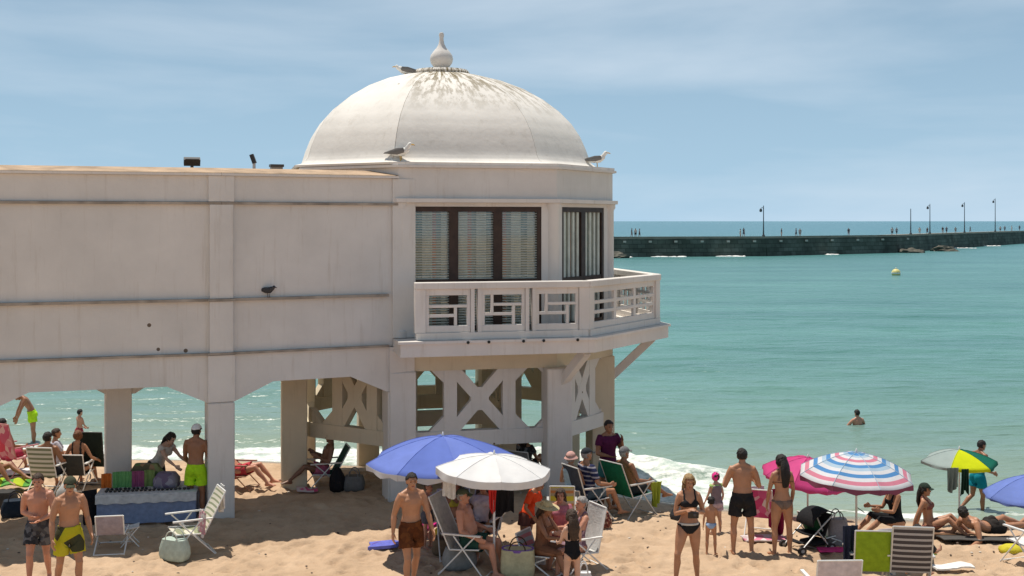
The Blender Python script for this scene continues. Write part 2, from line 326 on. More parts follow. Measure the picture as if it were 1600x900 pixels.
def sea_material():
    m = bpy.data.materials.new('sea_water'); m.use_nodes = True; n = m.node_tree.nodes; l = m.node_tree.links; b = n['Principled BSDF']
    t = n.new('ShaderNodeTexCoord'); at_ = lambda k: (lambda a: (setattr(a, 'attribute_name', k), a)[1])(n.new('ShaderNodeAttribute'))
    sh, fo, fr = at_('shallow'), at_('foam'), at_('far')
    mp = n.new('ShaderNodeMapping'); mp.inputs['Scale'].default_value = (.05, .16, 1); l.new(t.outputs['Object'], mp.inputs['Vector'])
    pz = n.new('ShaderNodeTexNoise'); pz.inputs['Scale'].default_value = 1.0; pz.inputs['Detail'].default_value = 5; l.new(mp.outputs[0], pz.inputs['Vector'])
    r = n.new('ShaderNodeValToRGB'); r.color_ramp.elements[0].position = .3; r.color_ramp.elements[1].position = .7
    r.color_ramp.elements[0].color = (0.066, 0.182, 0.174, 1); r.color_ramp.elements[1].color = (0.105, 0.255, 0.232, 1); l.new(pz.outputs['Fac'], r.inputs['Fac'])
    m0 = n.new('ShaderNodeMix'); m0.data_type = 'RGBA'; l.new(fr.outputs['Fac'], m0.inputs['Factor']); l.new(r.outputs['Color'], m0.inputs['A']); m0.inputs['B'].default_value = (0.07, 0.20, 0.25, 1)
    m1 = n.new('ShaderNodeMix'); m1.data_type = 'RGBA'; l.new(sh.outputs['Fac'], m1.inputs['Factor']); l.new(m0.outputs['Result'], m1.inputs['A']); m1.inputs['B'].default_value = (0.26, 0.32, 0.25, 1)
    # foam: the wave's own whiteness broken into lace
    fz = n.new('ShaderNodeTexNoise'); fz.inputs['Scale'].default_value = 5.5; fz.inputs['Detail'].default_value = 7; fz.inputs['Roughness'].default_value = .7; l.new(t.outputs['Object'], fz.inputs['Vector'])
    ad = n.new('ShaderNodeMath'); ad.operation = 'MULTIPLY_ADD'; ad.inputs[1].default_value = 1.25; l.new(fo.outputs['Fac'], ad.inputs[0]); 
    sb = n.new('ShaderNodeMath'); sb.operation = 'SUBTRACT'; sb.inputs[1].default_value = .98; l.new(fz.outputs['Fac'], sb.inputs[0]); l.new(sb.outputs[0], ad.inputs[2])
    mr = n.new('ShaderNodeMapRange'); mr.inputs['From Min'].default_value = 0; mr.inputs['From Max'].default_value = .28; l.new(ad.outputs[0], mr.inputs['Value'])
    m2 = n.new('ShaderNodeMix'); m2.data_type = 'RGBA'; l.new(mr.outputs['Result'], m2.inputs['Factor']); l.new(m1.outputs['Result'], m2.inputs['A']); fw = n.new('ShaderNodeTexNoise'); fw.inputs['Scale'].default_value = 2.6; fw.inputs['Detail'].default_value = 8; fw.inputs['Roughness'].default_value = .7; l.new(t.outputs['Object'], fw.inputs['Vector'])
    fr_ = n.new('ShaderNodeValToRGB'); fr_.color_ramp.elements[0].position = .38; fr_.color_ramp.elements[1].position = .60; fr_.color_ramp.elements[0].color = (.42, .50, .45, 1); fr_.color_ramp.elements[1].color = (.84, .84, .81, 1)
    l.new(fw.outputs['Fac'], fr_.inputs['Fac']); l.new(fr_.outputs['Color'], m2.inputs['B'])
    l.new(m2.outputs['Result'], b.inputs['Base Color'])
    ro = n.new('ShaderNodeMapRange'); ro.inputs['To Min'].default_value = .26; ro.inputs['To Max'].default_value = .8; l.new(mr.outputs['Result'], ro.inputs['Value']); l.new(ro.outputs['Result'], b.inputs['Roughness'])
    b.inputs['IOR'].default_value = 1.33; b.inputs['Specular IOR Level'].default_value = .30
    # ripples: long in the shore's direction, short across it
    h = []
    for sx_, sy_, k in ((.8, 2.2, 1.3), (.25, .7, 3.0), (3.2, 7.0, .3)):
        q = n.new('ShaderNodeMapping'); q.inputs['Scale'].default_value = (sx_, sy_, 1); q.inputs['Rotation'].default_value = (0, 0, .12); l.new(t.outputs['Object'], q.inputs['Vector'])
        z = n.new('ShaderNodeTexNoise'); z.inputs['Scale'].default_value = 1; z.inputs['Detail'].default_value = 3; l.new(q.outputs[0], z.inputs['Vector'])
        k_ = n.new('ShaderNodeMath'); k_.operation = 'MULTIPLY'; k_.inputs[1].default_value = k; l.new(z.outputs['Fac'], k_.inputs[0]); h.append(k_)
    s1 = n.new('ShaderNodeMath'); l.new(h[0].outputs[0], s1.inputs[0]); l.new(h[1].outputs[0], s1.inputs[1])
    s2 = n.new('ShaderNodeMath'); l.new(s1.outputs[0], s2.inputs[0]); l.new(h[2].outputs[0], s2.inputs[1])
    bp = n.new('ShaderNodeBump'); bp.inputs['Strength'].default_value = 1.0; bp.inputs['Distance'].default_value = .16; l.new(s2.outputs[0], bp.inputs['Height']); l.new(bp.outputs['Normal'], b.inputs['Normal'])
    return m
xs = axis([(-12000, -2000, 2000), (-2000, -200, 100), (-200, -18, 4), (-18, 16, .10), (16, 62, .4), (62, 200, 6), (200, 2000, 100), (2000, 12001, 2000)])
ys = axis([(19, 24, .5), (24, 36, .09), (36, 60, .2), (60, 140, .5), (140, 500, 10), (500, 3000, 250), (3000, 16001, 1000)])
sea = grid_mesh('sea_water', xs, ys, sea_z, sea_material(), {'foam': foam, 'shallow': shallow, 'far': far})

# ------------------------------------------------------------------ breakwater pier
stone = mat('pier_stone', (0.095, 0.115, 0.095), rough=.9, var=.35, vscale=.35, bump=.6, bscale=1.2)
def coursed():
    m = mat('pier_stone_blocks', (0.09, 0.105, 0.09), rough=.9, var=.4, vscale=.35, bump=.6, bscale=1.2); n = m.node_tree.nodes; l = m.node_tree.links
    t = n.new('ShaderNodeTexCoord'); sp = n.new('ShaderNodeSeparateXYZ'); cb = n.new('ShaderNodeCombineXYZ'); l.new(t.outputs['Object'], sp.inputs[0])
    ad = n.new('ShaderNodeMath'); l.new(sp.outputs['X'], ad.inputs[0]); l.new(sp.outputs['Y'], ad.inputs[1]); l.new(ad.outputs[0], cb.inputs[0]); l.new(sp.outputs['Z'], cb.inputs[1])
    br = n.new('ShaderNodeTexBrick'); br.inputs['Scale'].default_value = 1; br.inputs['Brick Width'].default_value = 1.8; br.inputs['Row Height'].default_value = .75; br.inputs['Mortar Size'].default_value = .05
    br.inputs['Color1'].default_value = (1.1, 1.1, 1.1, 1); br.inputs['Color2'].default_value = (.62, .66, .62, 1); br.inputs['Mortar'].default_value = (.4, .4, .4, 1); l.new(cb.outputs[0], br.inputs['Vector'])
    mx = n.new('ShaderNodeMix'); mx.data_type = 'RGBA'; mx.blend_type = 'MULTIPLY'; mx.inputs['Factor'].default_value = 1
    b = n['Principled BSDF']; src = b.inputs['Base Color'].links[0].from_socket; l.new(src, mx.inputs['A']); l.new(br.outputs['Color'], mx.inputs['B']); l.new(mx.outputs['Result'], b.inputs['Base Color'])
    return m
stone = coursed()
stone_top = mat('pier_paving', (0.30, 0.27, 0.22), rough=.9, var=.15, vscale=.5)
rockm = mat('wet_rock', (0.10, 0.095, 0.075), rough=.8, var=.35, vscale=.8, bump=.8, bscale=2)
iron = paint((0.055, 0.065, 0.075), .55)
pier = thing('breakwater_pier', 'long dark stone breakwater with lamp posts crossing the water on the right', 'pier', (60, 230, SEA))
pl = [Vector(p) for p in ((-30, 203, 0), (14.4, 202.5, 0), (46, 209, 0), (77, 231, 0), (109, 277, 0), (146, 328, 0), (230, 430, 0))]
def inpier(mb, *a, **k): return mb
PT = 2.35
def pier_pt(t):      # t in segments
    i = min(int(t), len(pl) - 2); return pl[i].lerp(pl[i + 1], t - i)
off = Vector((60, 230, SEA)); body = MB(); deck = MB(); par = MB()
for i in range(len(pl) - 1):
    a, b = pl[i], pl[i + 1]; d = (b - a).normalized(); nn = Vector((-d.y, d.x, 0))
    q = [a - nn * 1.0, b - nn * 1.0, b + nn * 9, a + nn * 9]; tq = [a, b, b + nn * 8, a + nn * 8]
    body.hexa([Vector((p.x, p.y, -5)) - off for p in q] + [Vector((p.x, p.y, PT)) - off for p in tq])
    deck.hexa([Vector((p.x, p.y, PT + .004)) - off for p in tq] + [Vector((p.x, p.y, PT + .12)) - off for p in tq])
    e = [a + nn * .15, b + nn * .15, b + nn * .55, a + nn * .55]
    par.hexa([Vector((p.x, p.y, PT + .12)) - off for p in e] + [Vector((p.x, p.y, PT + .34)) - off for p in e])
body.build('sea_wall', stone, pier); deck.build('paving', stone_top, pier); par.build('kerb', mat('pier_kerb', (.16, .17, .14), var=.3, vscale=.4), pier)
blockm = paint((.40, .40, .36), .8)
def on_pier(px, back=0.0, z=PT + .12):
    """Point on the pier above photo column px, `back` metres behind its near edge."""
    for i in range(len(pl) - 1):
        a, b = pl[i], pl[i + 1]; d = (b - a).normalized(); nn = Vector((-d.y, d.x, 0)); A, B = a + nn * back, b + nn * back
        k = (px - 800) / FOC; den = (B.x - A.x) - k * (B.y - A.y)
        t = (k * A.y - A.x) / den if abs(den) > 1e-9 else -1
        if -0.001 <= t <= 1.001: p = A.lerp(B, t); return Vector((p.x, p.y, z))
for px in (976, 1016, 1056, 1097, 1138, 1179, 1220, 1260, 1300, 1340, 1379, 1418):
    p = on_pier(px, -.25, PT - .55); MB().box(p - off, (.5, .5, .32)).build('drain_spout', blockm, pier)
lamp_px = [(955, 5.4, 1), (1193, 5.4, 1), (1423, 5.6, 0), (1453, 6.4, 1), (1507, 7.2, 1), (1555, 8.6, 1)]
lamp_lab = ['street lamp on the pier just right of the white pavilion', 'lone street lamp on the middle of the pier', 'bare lamp pole without a head on the pier',
            'street lamp on the pier right beside the bare pole', 'street lamp on the pier, second from the right edge', 'street lamp on the pier nearest the right edge']
for (px, h, head), lb in zip(lamp_px, lamp_lab):
    p = on_pier(px, 1.5); t = thing('pier_lamp', lb, 'lamp post', p, 0, 'lamp posts along the pier')
    MB().lathe([(.28, 0), (.28, .35), (.16, .5), (.13, .9), (.09, h * .5), (.075, h)], n=10).build('pole', iron, t, True)
    if head:
        MB().path([(0, 0, h * .97), (-.25, 0, h * 1.02), (-.5, 0, h * .98)], .05).build('bracket', iron, t)
        MB().lathe([(.05, 0), (.20, -.1), (.28, -.5), (.16, -.62), (.05, -.66)], (-.5, 0, h * .98), 10).build('lantern', iron, t, True)
        MB().lathe([(.05, 0), (.09, .15), (.03, .45)], (0, 0, h), 8).build('cap', iron, t, True)
def rock(label, px, py, w_, h_, seed):
    y = FOC * (CAM_H - SEA) / (py - HOR); p = at(px, py, y); r = np.random.default_rng(seed)
    bm = bmesh.new(); bmesh.ops.create_icosphere(bm, subdivisions=3, radius=1)
    for v in bm.verts:
        k = 1 + .9 * (float(vnoise(np.array([v.co.x * 2.6 + 9]), np.array([v.co.y * 2.6 + v.co.z * 3 + seed]), seed)[0]) - .5)
        v.co = Vector((v.co.x * w_ / 2 * k, v.co.y * 1.6 * k, v.co.z * h_ * k))
    me = bpy.data.meshes.new('shore_rock'); bm.to_mesh(me); bm.free(); me.materials.append(rockm)
    o = bpy.data.objects.new('shore_rock', me); C.objects.link(o); o.location = (p.x, p.y, SEA); tag(o, label, 'rock', 'rocks at the foot of the pier')
rock('low brown rock at the foot of the pier just right of the pavilion', 958, 403, 5.5, .9, 3)
rock('flat pale rock at the foot of the pier between two white wavelets', 1096, 400, 5.0, .7, 5)
rock('dark rock at the pier foot left of the longest wavelet', 1477, 392.5, 5, 1.1, 8)
rock('long dark rock where the pier bends away', 1425, 395, 4.5, .9, 11)
# foam breaking at the pier's foot
fm = mat('foam_white', (.8, .8, .78), rough=.9, var=.05)
for k, (px, w_) in enumerate(((1045, 5.0), (1140, 5.4), (1505, 6.0), (975, 2.2), (1300, 2.0), (1550, 4.0))):
    p = on_pier(px, -2.0, SEA); mb = MB()
    for q in range(14):
        mb.ell((RNG.uniform(-.5, .5) * w_, RNG.uniform(-.4, .4), .03), (RNG.uniform(.3, .9), .4, RNG.uniform(.04, .20)), n=8, m=5)
    o = mb.build('breaking_foam', fm, None, True); o.location = p
    tag(o, ['white wavelet breaking at the pier foot left of the flat rock', 'white wavelet breaking at the pier foot right of the flat rock', 'white wavelet under the right end of the pier', 'small splash at the pier foot by the pavilion', 'faint small wavelet below the middle of the pier', 'white wavelet at the far right foot of the pier'][k], 'wave', kind='stuff')

# ------------------------------------------------------------------ the bathing pavilion
def wall_material(name, base, stain, amount=.5, dome=False):
    m = bpy.data.materials.new(name); m.use_nodes = True; n = m.node_tree.nodes; l = m.node_tree.links; b = n['Principled BSDF']
    t = n.new('ShaderNodeTexCoord'); b.inputs['Roughness'].default_value = .85; b.inputs['Specular IOR Level'].default_value = .2
    a = n.new('ShaderNodeTexNoise'); a.inputs['Scale'].default_value = .9; a.inputs['Detail'].default_value = 8; a.inputs['Roughness'].default_value = .6; l.new(t.outputs['Object'], a.inputs['Vector'])
    r = n.new('ShaderNodeValToRGB'); r.color_ramp.elements[0].position = .32; r.color_ramp.elements[1].position = .7
    r.color_ramp.elements[0].color = tuple(x * .86 for x in base) + (1,); r.color_ramp.elements[1].color = tuple(base) + (1,); l.new(a.outputs['Fac'], r.inputs['Fac'])
    mp = n.new('ShaderNodeMapping'); mp.inputs['Scale'].default_value = (5, 5, .35) if not dome else (3.6, 3.6, 1.1); l.new(t.outputs['Object'], mp.inputs['Vector'])
    s = n.new('ShaderNodeTexNoise'); s.inputs['Scale'].default_value = 1.6; s.inputs['Detail'].default_value = 9; s.inputs['Roughness'].default_value = .72; l.new(mp.outputs[0], s.inputs['Vector'])
    if dome:
        s0 = n.new('ShaderNodeSeparateXYZ'); l.new(t.outputs['Object'], s0.inputs[0]); an = n.new('ShaderNodeMath'); an.operation = 'ARCTAN2'; l.new(s0.outputs['Y'], an.inputs[0]); l.new(s0.outputs['X'], an.inputs[1])
        cb = n.new('ShaderNodeCombineXYZ'); m8 = n.new('ShaderNodeMath'); m8.operation = 'MULTIPLY'; m8.inputs[1].default_value = 9; l.new(an.outputs[0], m8.inputs[0]); m9 = n.new('ShaderNodeMath'); m9.operation = 'MULTIPLY'; m9.inputs[1].default_value = 2.4; l.new(s0.outputs['Z'], m9.inputs[0])
        l.new(m8.outputs[0], cb.inputs[0]); l.new(m9.outputs[0], cb.inputs[1]); l.new(cb.outputs[0], s.inputs['Vector']); s.inputs['Scale'].default_value = 1.5
    q = n.new('ShaderNodeValToRGB'); q.color_ramp.elements[0].position = .55; q.color_ramp.elements[1].position = .80; l.new(s.outputs['Fac'], q.inputs['Fac'])
    k = n.new('ShaderNodeMath'); k.operation = 'MULTIPLY'; k.inputs[1].default_value = amount; l.new(q.outputs['Color'], k.inputs[0]); fac = k.outputs[0]
    if dome:   # lichen and run-off streaks around the crown
        sp = n.new('ShaderNodeSeparateXYZ'); l.new(t.outputs['Object'], sp.inputs[0])
        g = n.new('ShaderNodeMapRange'); g.inputs['From Min'].default_value = 1.05; g.inputs['From Max'].default_value = 2.1; l.new(sp.outputs['Z'], g.inputs['Value'])
        gx = n.new('ShaderNodeMapRange'); gx.inputs['From Min'].default_value = -.75; gx.inputs['From Max'].default_value = -.35; l.new(sp.outputs['X'], gx.inputs['Value'])
        k2 = n.new('ShaderNodeMath'); k2.operation = 'MULTIPLY'; l.new(g.outputs[0], k2.inputs[0]); l.new(gx.outputs[0], k2.inputs[1])
        k3 = n.new('ShaderNodeMath'); k3.operation = 'MULTIPLY'; l.new(k2.outputs[0], k3.inputs[0]); 
        q2 = n.new('ShaderNodeValToRGB'); q2.color_ramp.elements[0].position = .46; q2.color_ramp.elements[1].position = .56; l.new(s.outputs['Fac'], q2.inputs['Fac']); l.new(q2.outputs['Color'], k3.inputs[1])
        mxx = n.new('ShaderNodeMath'); mxx.operation = 'MAXIMUM'; l.new(k3.outputs[0], mxx.inputs[0]); l.new(fac, mxx.inputs[1]); fac = mxx.outputs[0]
    mx = n.new('ShaderNodeMix'); mx.data_type = 'RGBA'; l.new(fac, mx.inputs['Factor']); l.new(r.outputs['Color'], mx.inputs['A']); mx.inputs['B'].default_value = tuple(stain) + (1,)
    # a few small dark chips
    v = n.new('ShaderNodeTexVoronoi'); v.inputs['Scale'].default_value = 1.1; l.new(t.outputs['Object'], v.inputs['Vector'])
    c = n.new('ShaderNodeMath'); c.operation = 'LESS_THAN'; c.inputs[1].default_value = .045; l.new(v.outputs['Distance'], c.inputs[0])
    m3 = n.new('ShaderNodeMix'); m3.data_type = 'RGBA'; l.new(c.outputs[0], m3.inputs['Factor']); l.new(mx.outputs['Result'], m3.inputs['A']); m3.inputs['B'].default_value = (.16, .12, .09, 1)
    l.new(m3.outputs['Result'], b.inputs['Base Color'])
    z = n.new('ShaderNodeTexNoise'); z.inputs['Scale'].default_value = 9; z.inputs['Detail'].default_value = 6; l.new(t.outputs['Object'], z.inputs['Vector'])
    bp = n.new('ShaderNodeBump'); bp.inputs['Strength'].default_value = .25; bp.inputs['Distance'].default_value = .02; l.new(z.outputs['Fac'], bp.inputs['Height']); l.new(bp.outputs['Normal'], b.inputs['Normal'])
    return m
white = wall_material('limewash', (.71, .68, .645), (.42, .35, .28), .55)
ochre = wall_material('bounce_tinted_limewash', (.66, .575, .43), (.36, .27, .16), .6)  # warm light bounced off the sand, put into the understructure's colour
ledge = mat('grime_shade_ledge', (.33, .285, .24), var=.35, vscale=3, bump=.3, bscale=20)  # dirt on the ledge and the shadow line below it, both in the colour
white2 = wall_material('limewash_trim', (.75, .70, .65), (.40, .33, .25), .5)
domem = wall_material('dome_render', (.80, .76, .70), (.17, .13, .06), .30, True)
copingm = mat('coping_tile', (.42, .30, .20), rough=.85, var=.3, vscale=2.5, bump=.3, bscale=8)
bname = 'seaside_pavilion'
pav = thing(bname, 'white stilted seaside pavilion with ribbed dome, balcony and long gallery wing', 'building', (-1.42, 26.30, 0))
O = Vector((-1.42, 26.30, 0)); TH = math.radians(13)
LM, LC, AP = 3.24, 2.5, 3.388
def octa(offset=0.0):
    """The eight corners of the tower, counter-clockwise from the front left, pushed out by `offset`."""
    d = Vector((math.cos(TH), math.sin(TH), 0)); n = Vector((math.sin(TH), -math.cos(TH), 0)); V_ = []
    for k in range(4):
        R_ = Matrix.Rotation(k * math.pi / 2, 3, 'Z'); ap = AP + offset; c = LM / 2 + offset * math.tan(math.radians(22.5))
        V_.append(R_ @ (n * ap - d * c)); V_.append(R_ @ (n * ap + d * c))
    return V_
class Face:
    """Frame of one wall: s along it, depth outward, z up (local to the pavilion)."""
    def __init__(s, a, b):
        s.a = Vector(a); s.e = (Vector(b) - s.a); s.L = s.e.length; s.e.normalize(); s.n = Vector((s.e.y, -s.e.x, 0))
    def __call__(s, u, d, z): return s.a + s.e * u + s.n * d + Vector((0, 0, z))
    def box(s, mb, u0, u1, d0, d1, z0, z1, mi=0):
        return mb.hexa([s(u0, d1, z0), s(u1, d1, z0), s(u1, d0, z0), s(u0, d0, z0), s(u0, d1, z1), s(u1, d1, z1), s(u1, d0, z1), s(u0, d0, z1)], mi)
def ring(mb, off0, off1, z0, z1, mi=0):
    a, b = octa(off0), octa(off1)
    for i in range(8):
        j = (i + 1) % 8; up = lambda p, z: p + Vector((0, 0, z))
        mb.hexa([up(a[i], z0), up(a[j], z0), up(b[j], z0), up(b[i], z0), up(a[i], z1), up(a[j], z1), up(b[j], z1), up(b[i], z1)], mi)
def plate(mb, off, z0, z1):
    p = octa(off); k = len(p); mb.add([q + Vector((0, 0, z0)) for q in p] + [q + Vector((0, 0, z1)) for q in p],
        [tuple(range(k - 1, -1, -1)), tuple(range(k, 2 * k))] + [(i, (i + 1) % k, k + (i + 1) % k, k + i) for i in range(k)])
V8 = octa(0); FACES = [Face(V8[i], V8[(i + 1) % 8]) for i in range(8)]   # 0 front, 1 right chamfer, 7 left chamfer
# stilts, tie beams and lattice panels
for i in range(8):
    p = V8[i]; rz = TH + (i // 2) * math.pi / 2 + (-1 if i % 2 == 0 else 1) * math.radians(22.5) * 0
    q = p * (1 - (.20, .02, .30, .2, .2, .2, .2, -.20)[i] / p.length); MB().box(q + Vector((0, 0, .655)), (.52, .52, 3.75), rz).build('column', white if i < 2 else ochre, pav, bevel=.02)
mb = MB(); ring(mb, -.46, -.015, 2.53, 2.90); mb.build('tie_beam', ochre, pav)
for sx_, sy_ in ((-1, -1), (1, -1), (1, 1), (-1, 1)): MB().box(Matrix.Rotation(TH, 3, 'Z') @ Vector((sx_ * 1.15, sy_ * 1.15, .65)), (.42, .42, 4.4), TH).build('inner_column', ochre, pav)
for k in range(4):
    R_ = Matrix.Rotation(TH + k * math.pi / 2, 3, 'Z')
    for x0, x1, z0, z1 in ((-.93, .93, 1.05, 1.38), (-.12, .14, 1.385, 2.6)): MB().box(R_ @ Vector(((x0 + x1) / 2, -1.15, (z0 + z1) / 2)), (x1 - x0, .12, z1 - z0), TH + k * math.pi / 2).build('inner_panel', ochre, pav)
def lattice(F):
    mb = MB(); g = .12; a, b = g, F.L - g; w_ = b - a; z0, z1, zb = 1.0, 2.56, 1.30; d0, d1 = -.30, -.12
    F.box(mb, a - .02, b + .02, d0 - .02, d1 + .02, z0, zb)
    s1, s2, bw = a + .315 * w_, a + .715 * w_, .26
    for s_ in (s1, s2): F.box(mb, s_ - bw / 2, s_ + bw / 2, d0, d1, zb, z1)
    dw = .235
    for k, (u0, u1) in enumerate(((s1 + .04, s2 - .04), (s2 - .04, s1 + .04))):
        v = Vector((u1 - u0, z1 - zb)).normalized(); nx = Vector((-v.y, v.x)) * dw / 2
        e0, e1 = Vector((u0, zb)) - v * .0, Vector((u1, z1)) + v * .0
        mb.prism([(e0 + nx)[:], (e1 + nx)[:], (e1 - nx)[:], (e0 - nx)[:]], F, d0 + .006 + k * .004, d1 - .006 - k * .004)
    mid = (s1 + s2) / 2; zc = (zb + z1) / 2; r_ = .25
    mb.prism([(mid + r_ * .8 * math.cos(t_ * math.pi / 4 + math.pi / 8), zc + r_ * math.sin(t_ * math.pi / 4 + math.pi / 8)) for t_ in range(8)], F, d0 + .012, d1 - .012)
    c_ = .30
    for u0, u1 in ((a, s1 - bw / 2), (s2 + bw / 2, b)):
        for (cu, su) in ((u0, 1), (u1, -1)):
            for (cz, sz) in ((zb, 1), (z1, -1)):
                mb.prism([(cu, cz), (cu + su * c_, cz), (cu, cz + sz * c_)], F, d0 + .016, d1 - .016)
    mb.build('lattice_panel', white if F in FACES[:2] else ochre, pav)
for F in FACES: lattice(F)
# floor slab that carries the tower and the balcony
mb = MB(); plate(mb, -.02, 2.90, 3.19); mb.build('floor_slab', white2, pav)
BO = .94; W8 = octa(BO)
bal = [FACES[0](-.10, 0, 0), FACES[0](-.10, BO, 0), W8[1], W8[2], W8[3], W8[4], W8[5], V8[5], V8[4], V8[3], V8[2], V8[1]]
def slab(mb, pts, z0, z1):
    k = len(pts) // 2    # outer run then inner run: quads between them
    out_ = SW; inn = [bal[0]] + [bal[11], bal[10], bal[9], bal[8], bal[7]]
    for i in range(5):
        q = [out_[i], out_[i + 1], inn[i + 1], inn[i]]
        mb.hexa([p + Vector((0, 0, z0)) for p in q] + [p + Vector((0, 0, z1)) for p in q])
SW = [FACES[0](-.10, BO + .17, 0)] + octa(BO + .17)[1:6]
mb = MB(); slab(mb, bal, 2.94, 3.185); mb.build('balcony_slab', white2, pav)
mb = MB(); ew = [FACES[0](-.14, BO + .22, 0)] + octa(BO + .22)[1:6]; ei = [FACES[0](-.14, BO - .3, 0)] + octa(BO - .3)[1:6]
for i in range(5):
    q = [ew[i], ew[i + 1], ei[i + 1], ei[i]]; mb.hexa([p + Vector((0, 0, 3.188)) for p in q] + [p + Vector((0, 0, 3.235)) for p in q])
mb.build('balcony_edge', white2, pav)
for i in (1, 2, 3, 4):          # raking struts
    p = V8[i]; o = p.normalized(); s_ = Vector((-o.y, o.x, 0)); a = p - o * .05 + Vector((0, 0, 2.05)); b = p + o * .86 + Vector((0, 0, 2.93))
    t_ = (b - a).normalized(); up = t_.cross(s_) * .09; mb = MB()
    mb.hexa([a - s_ * .09 - up, b - s_ * .09 - up, b + s_ * .09 - up, a + s_ * .09 - up, a - s_ * .09 + up, b - s_ * .09 + up, b + s_ * .09 + up, a + s_ * .09 + up]); mb.build('strut', white, pav, bevel=.01)
# balustrade: posts and pierced panels
def rail_panel(F, u0, u1, kind):
    mb = MB(); d0, d1 = -.10, -.03; z0, z1 = 3.37, 4.20; fw = .065; W = u1 - u0
    F.box(mb, u0, u1, d0, d1, z0, z0 + .13); F.box(mb, u0, u1, d0, d1, z1 - .12, z1)
    F.box(mb, u0, u0 + fw, d0, d1, z0 + .13, z1 - .12); F.box(mb, u1 - fw, u1, d0, d1, z0 + .13, z1 - .12)
    a, b, c, d = u0 + fw, u1 - fw, z0 + .13, z1 - .12; bw = .055; H = d - c; e = .004
    bar = lambda x0, x1, y0, y1: F.box(mb, x0, x1, d0 + e, d1 - e, y0, y1)
    if kind == 0:
        x1 = a + .70 * (b - a); y1 = c + .33 * H; y2 = c + .64 * H
        bar(a, b, y2 - bw / 2, y2 + bw / 2); bar(x1 - bw / 2, x1 + bw / 2, c, y2 - bw / 2); bar(a, x1 - bw / 2, y1 - bw / 2, y1 + bw / 2)
    elif kind == 1:
        x1 = a + .20 * (b - a); x2 = a + .78 * (b - a); y1 = c + .36 * H; y2 = c + .68 * H
        bar(x1 - bw / 2, x1 + bw / 2, y1 + bw / 2, d); bar(x1 + bw / 2, b, y2 - bw / 2, y2 + bw / 2); bar(a, x2 - bw / 2, y1 - bw / 2, y1 + bw / 2); bar(x2 - bw / 2, x2 + bw / 2, c, y2 - bw / 2)
    else:
        for k in (1, 2): x_ = a + k / 3 * (b - a); bar(x_ - .05, x_ + .05, c, d)
        for k in (1, 2):
            y_ = c + k / 3 * H
            for q in range(3):
                xa = a + q / 3 * (b - a) + (.05 if q else 0); xb = a + (q + 1) / 3 * (b - a) - (.05 if q < 2 else 0); bar(xa, xb, y_ - .035, y_ + .035)
    mb.build('railing_panel', white2, pav, bevel=.006)
RF = [Face(FACES[0](.20, BO, 0), W8[1])] + [Face(W8[i], W8[i + 1]) for i in (1, 2, 3, 4)]
for k, F in enumerate(RF):
    n_ = 3 if k == 0 else (1 if k in (1, 3) else 3); g = .16; mb = MB()
    F.box(mb, .02, F.L - .02, -.16, .02, 3.24, 3.37); mb.build('railing_plinth', white2, pav)
    mb = MB(); F.box(mb, .0, F.L - .0, -.17, .035, 4.20, 4.33); mb.build('handrail', white2, pav, bevel=.012)
    for q in range(n_ + 1):
        u = (F.L - .20) * q / n_ + .10; mb = MB()
        if 0 < q < n_:
            for sg in (-1, 1): F.box(mb, u + sg * .068 - .036, u + sg * .068 + .036, -.15, .005, 3.372, 4.198)
        else: F.box(mb, u - .10, u + .10, -.155, .005, 3.372, 4.198)
        mb.build('railing_post', white2, pav)
    for q in range(n_):
        ua = (F.L - .20) * q / n_ + .10 + (.107 if q else .105); ub = (F.L - .20) * (q + 1) / n_ + .10 - (.107 if q < n_ - 1 else .105)
        if k == 0: rail_panel(F, ua, ub, 0 if q == 0 else 1)
        else: rail_panel(F, ua, ub, 2)
    if k == 0:
        for q in range(1, n_ + 1):
            for sg in (-1, 1):
                u = (F.L - .2) * q / n_ + .1 + sg * .2
                if u < F.L: MB().ell(F(u, .225, 3.20), (.03, .03, .03), n=8, m=6).build('drain_hole', paint((.02, .018, .015)), pav)
# tower storey: corner posts, wall bands, louvred windows
darkwood = mat('dark_wood', (.045, .026, .020), rough=.5, var=.3, vscale=8)
louvre = mat('louvre_paint', (.52, .54, .48), rough=.5, var=.15, vscale=5)
inner = mat('room_floor_brown', (.20, .17, .14), var=.2)  # dull brown for the floor of the tower room
curtain = bands('striped_curtain', [((.78, .78, .70), 3), ((.16, .24, .18), 2), ((.70, .68, .58), 3), ((.55, .20, .12), 1.2), ((.25, .30, .25), 1.5)], .70, 0)
def glass_mat():
    m = bpy.data.materials.new('window_glass'); m.use_nodes = True; n = m.node_tree.nodes; l = m.node_tree.links
    b = n.new('ShaderNodeBsdfGlossy'); b.inputs['Roughness'].default_value = .04; tr = n.new('ShaderNodeBsdfTransparent'); tr.inputs['Color'].default_value = (.92, .95, .93, 1); mx = n.new('ShaderNodeMixShader'); mx.inputs['Fac'].default_value = .10; l.new(tr.outputs[0], mx.inputs[1]); l.new(b.outputs[0], mx.inputs[2]); l.new(mx.outputs[0], n['Material Output'].inputs['Surface']); n.remove(n['Principled BSDF'])
    return m
glass = glass_mat()
for i in range(8):
    p = V8[i]; q = p * (1 - .13 / p.length); nb = 12
    MB().lathe([(.17, 3.20), (.17, 3.32), (.135, 3.36), (.135, 5.72), (.17, 5.78), (.17, 5.86)], q, 16).build('corner_post', white, pav, True)
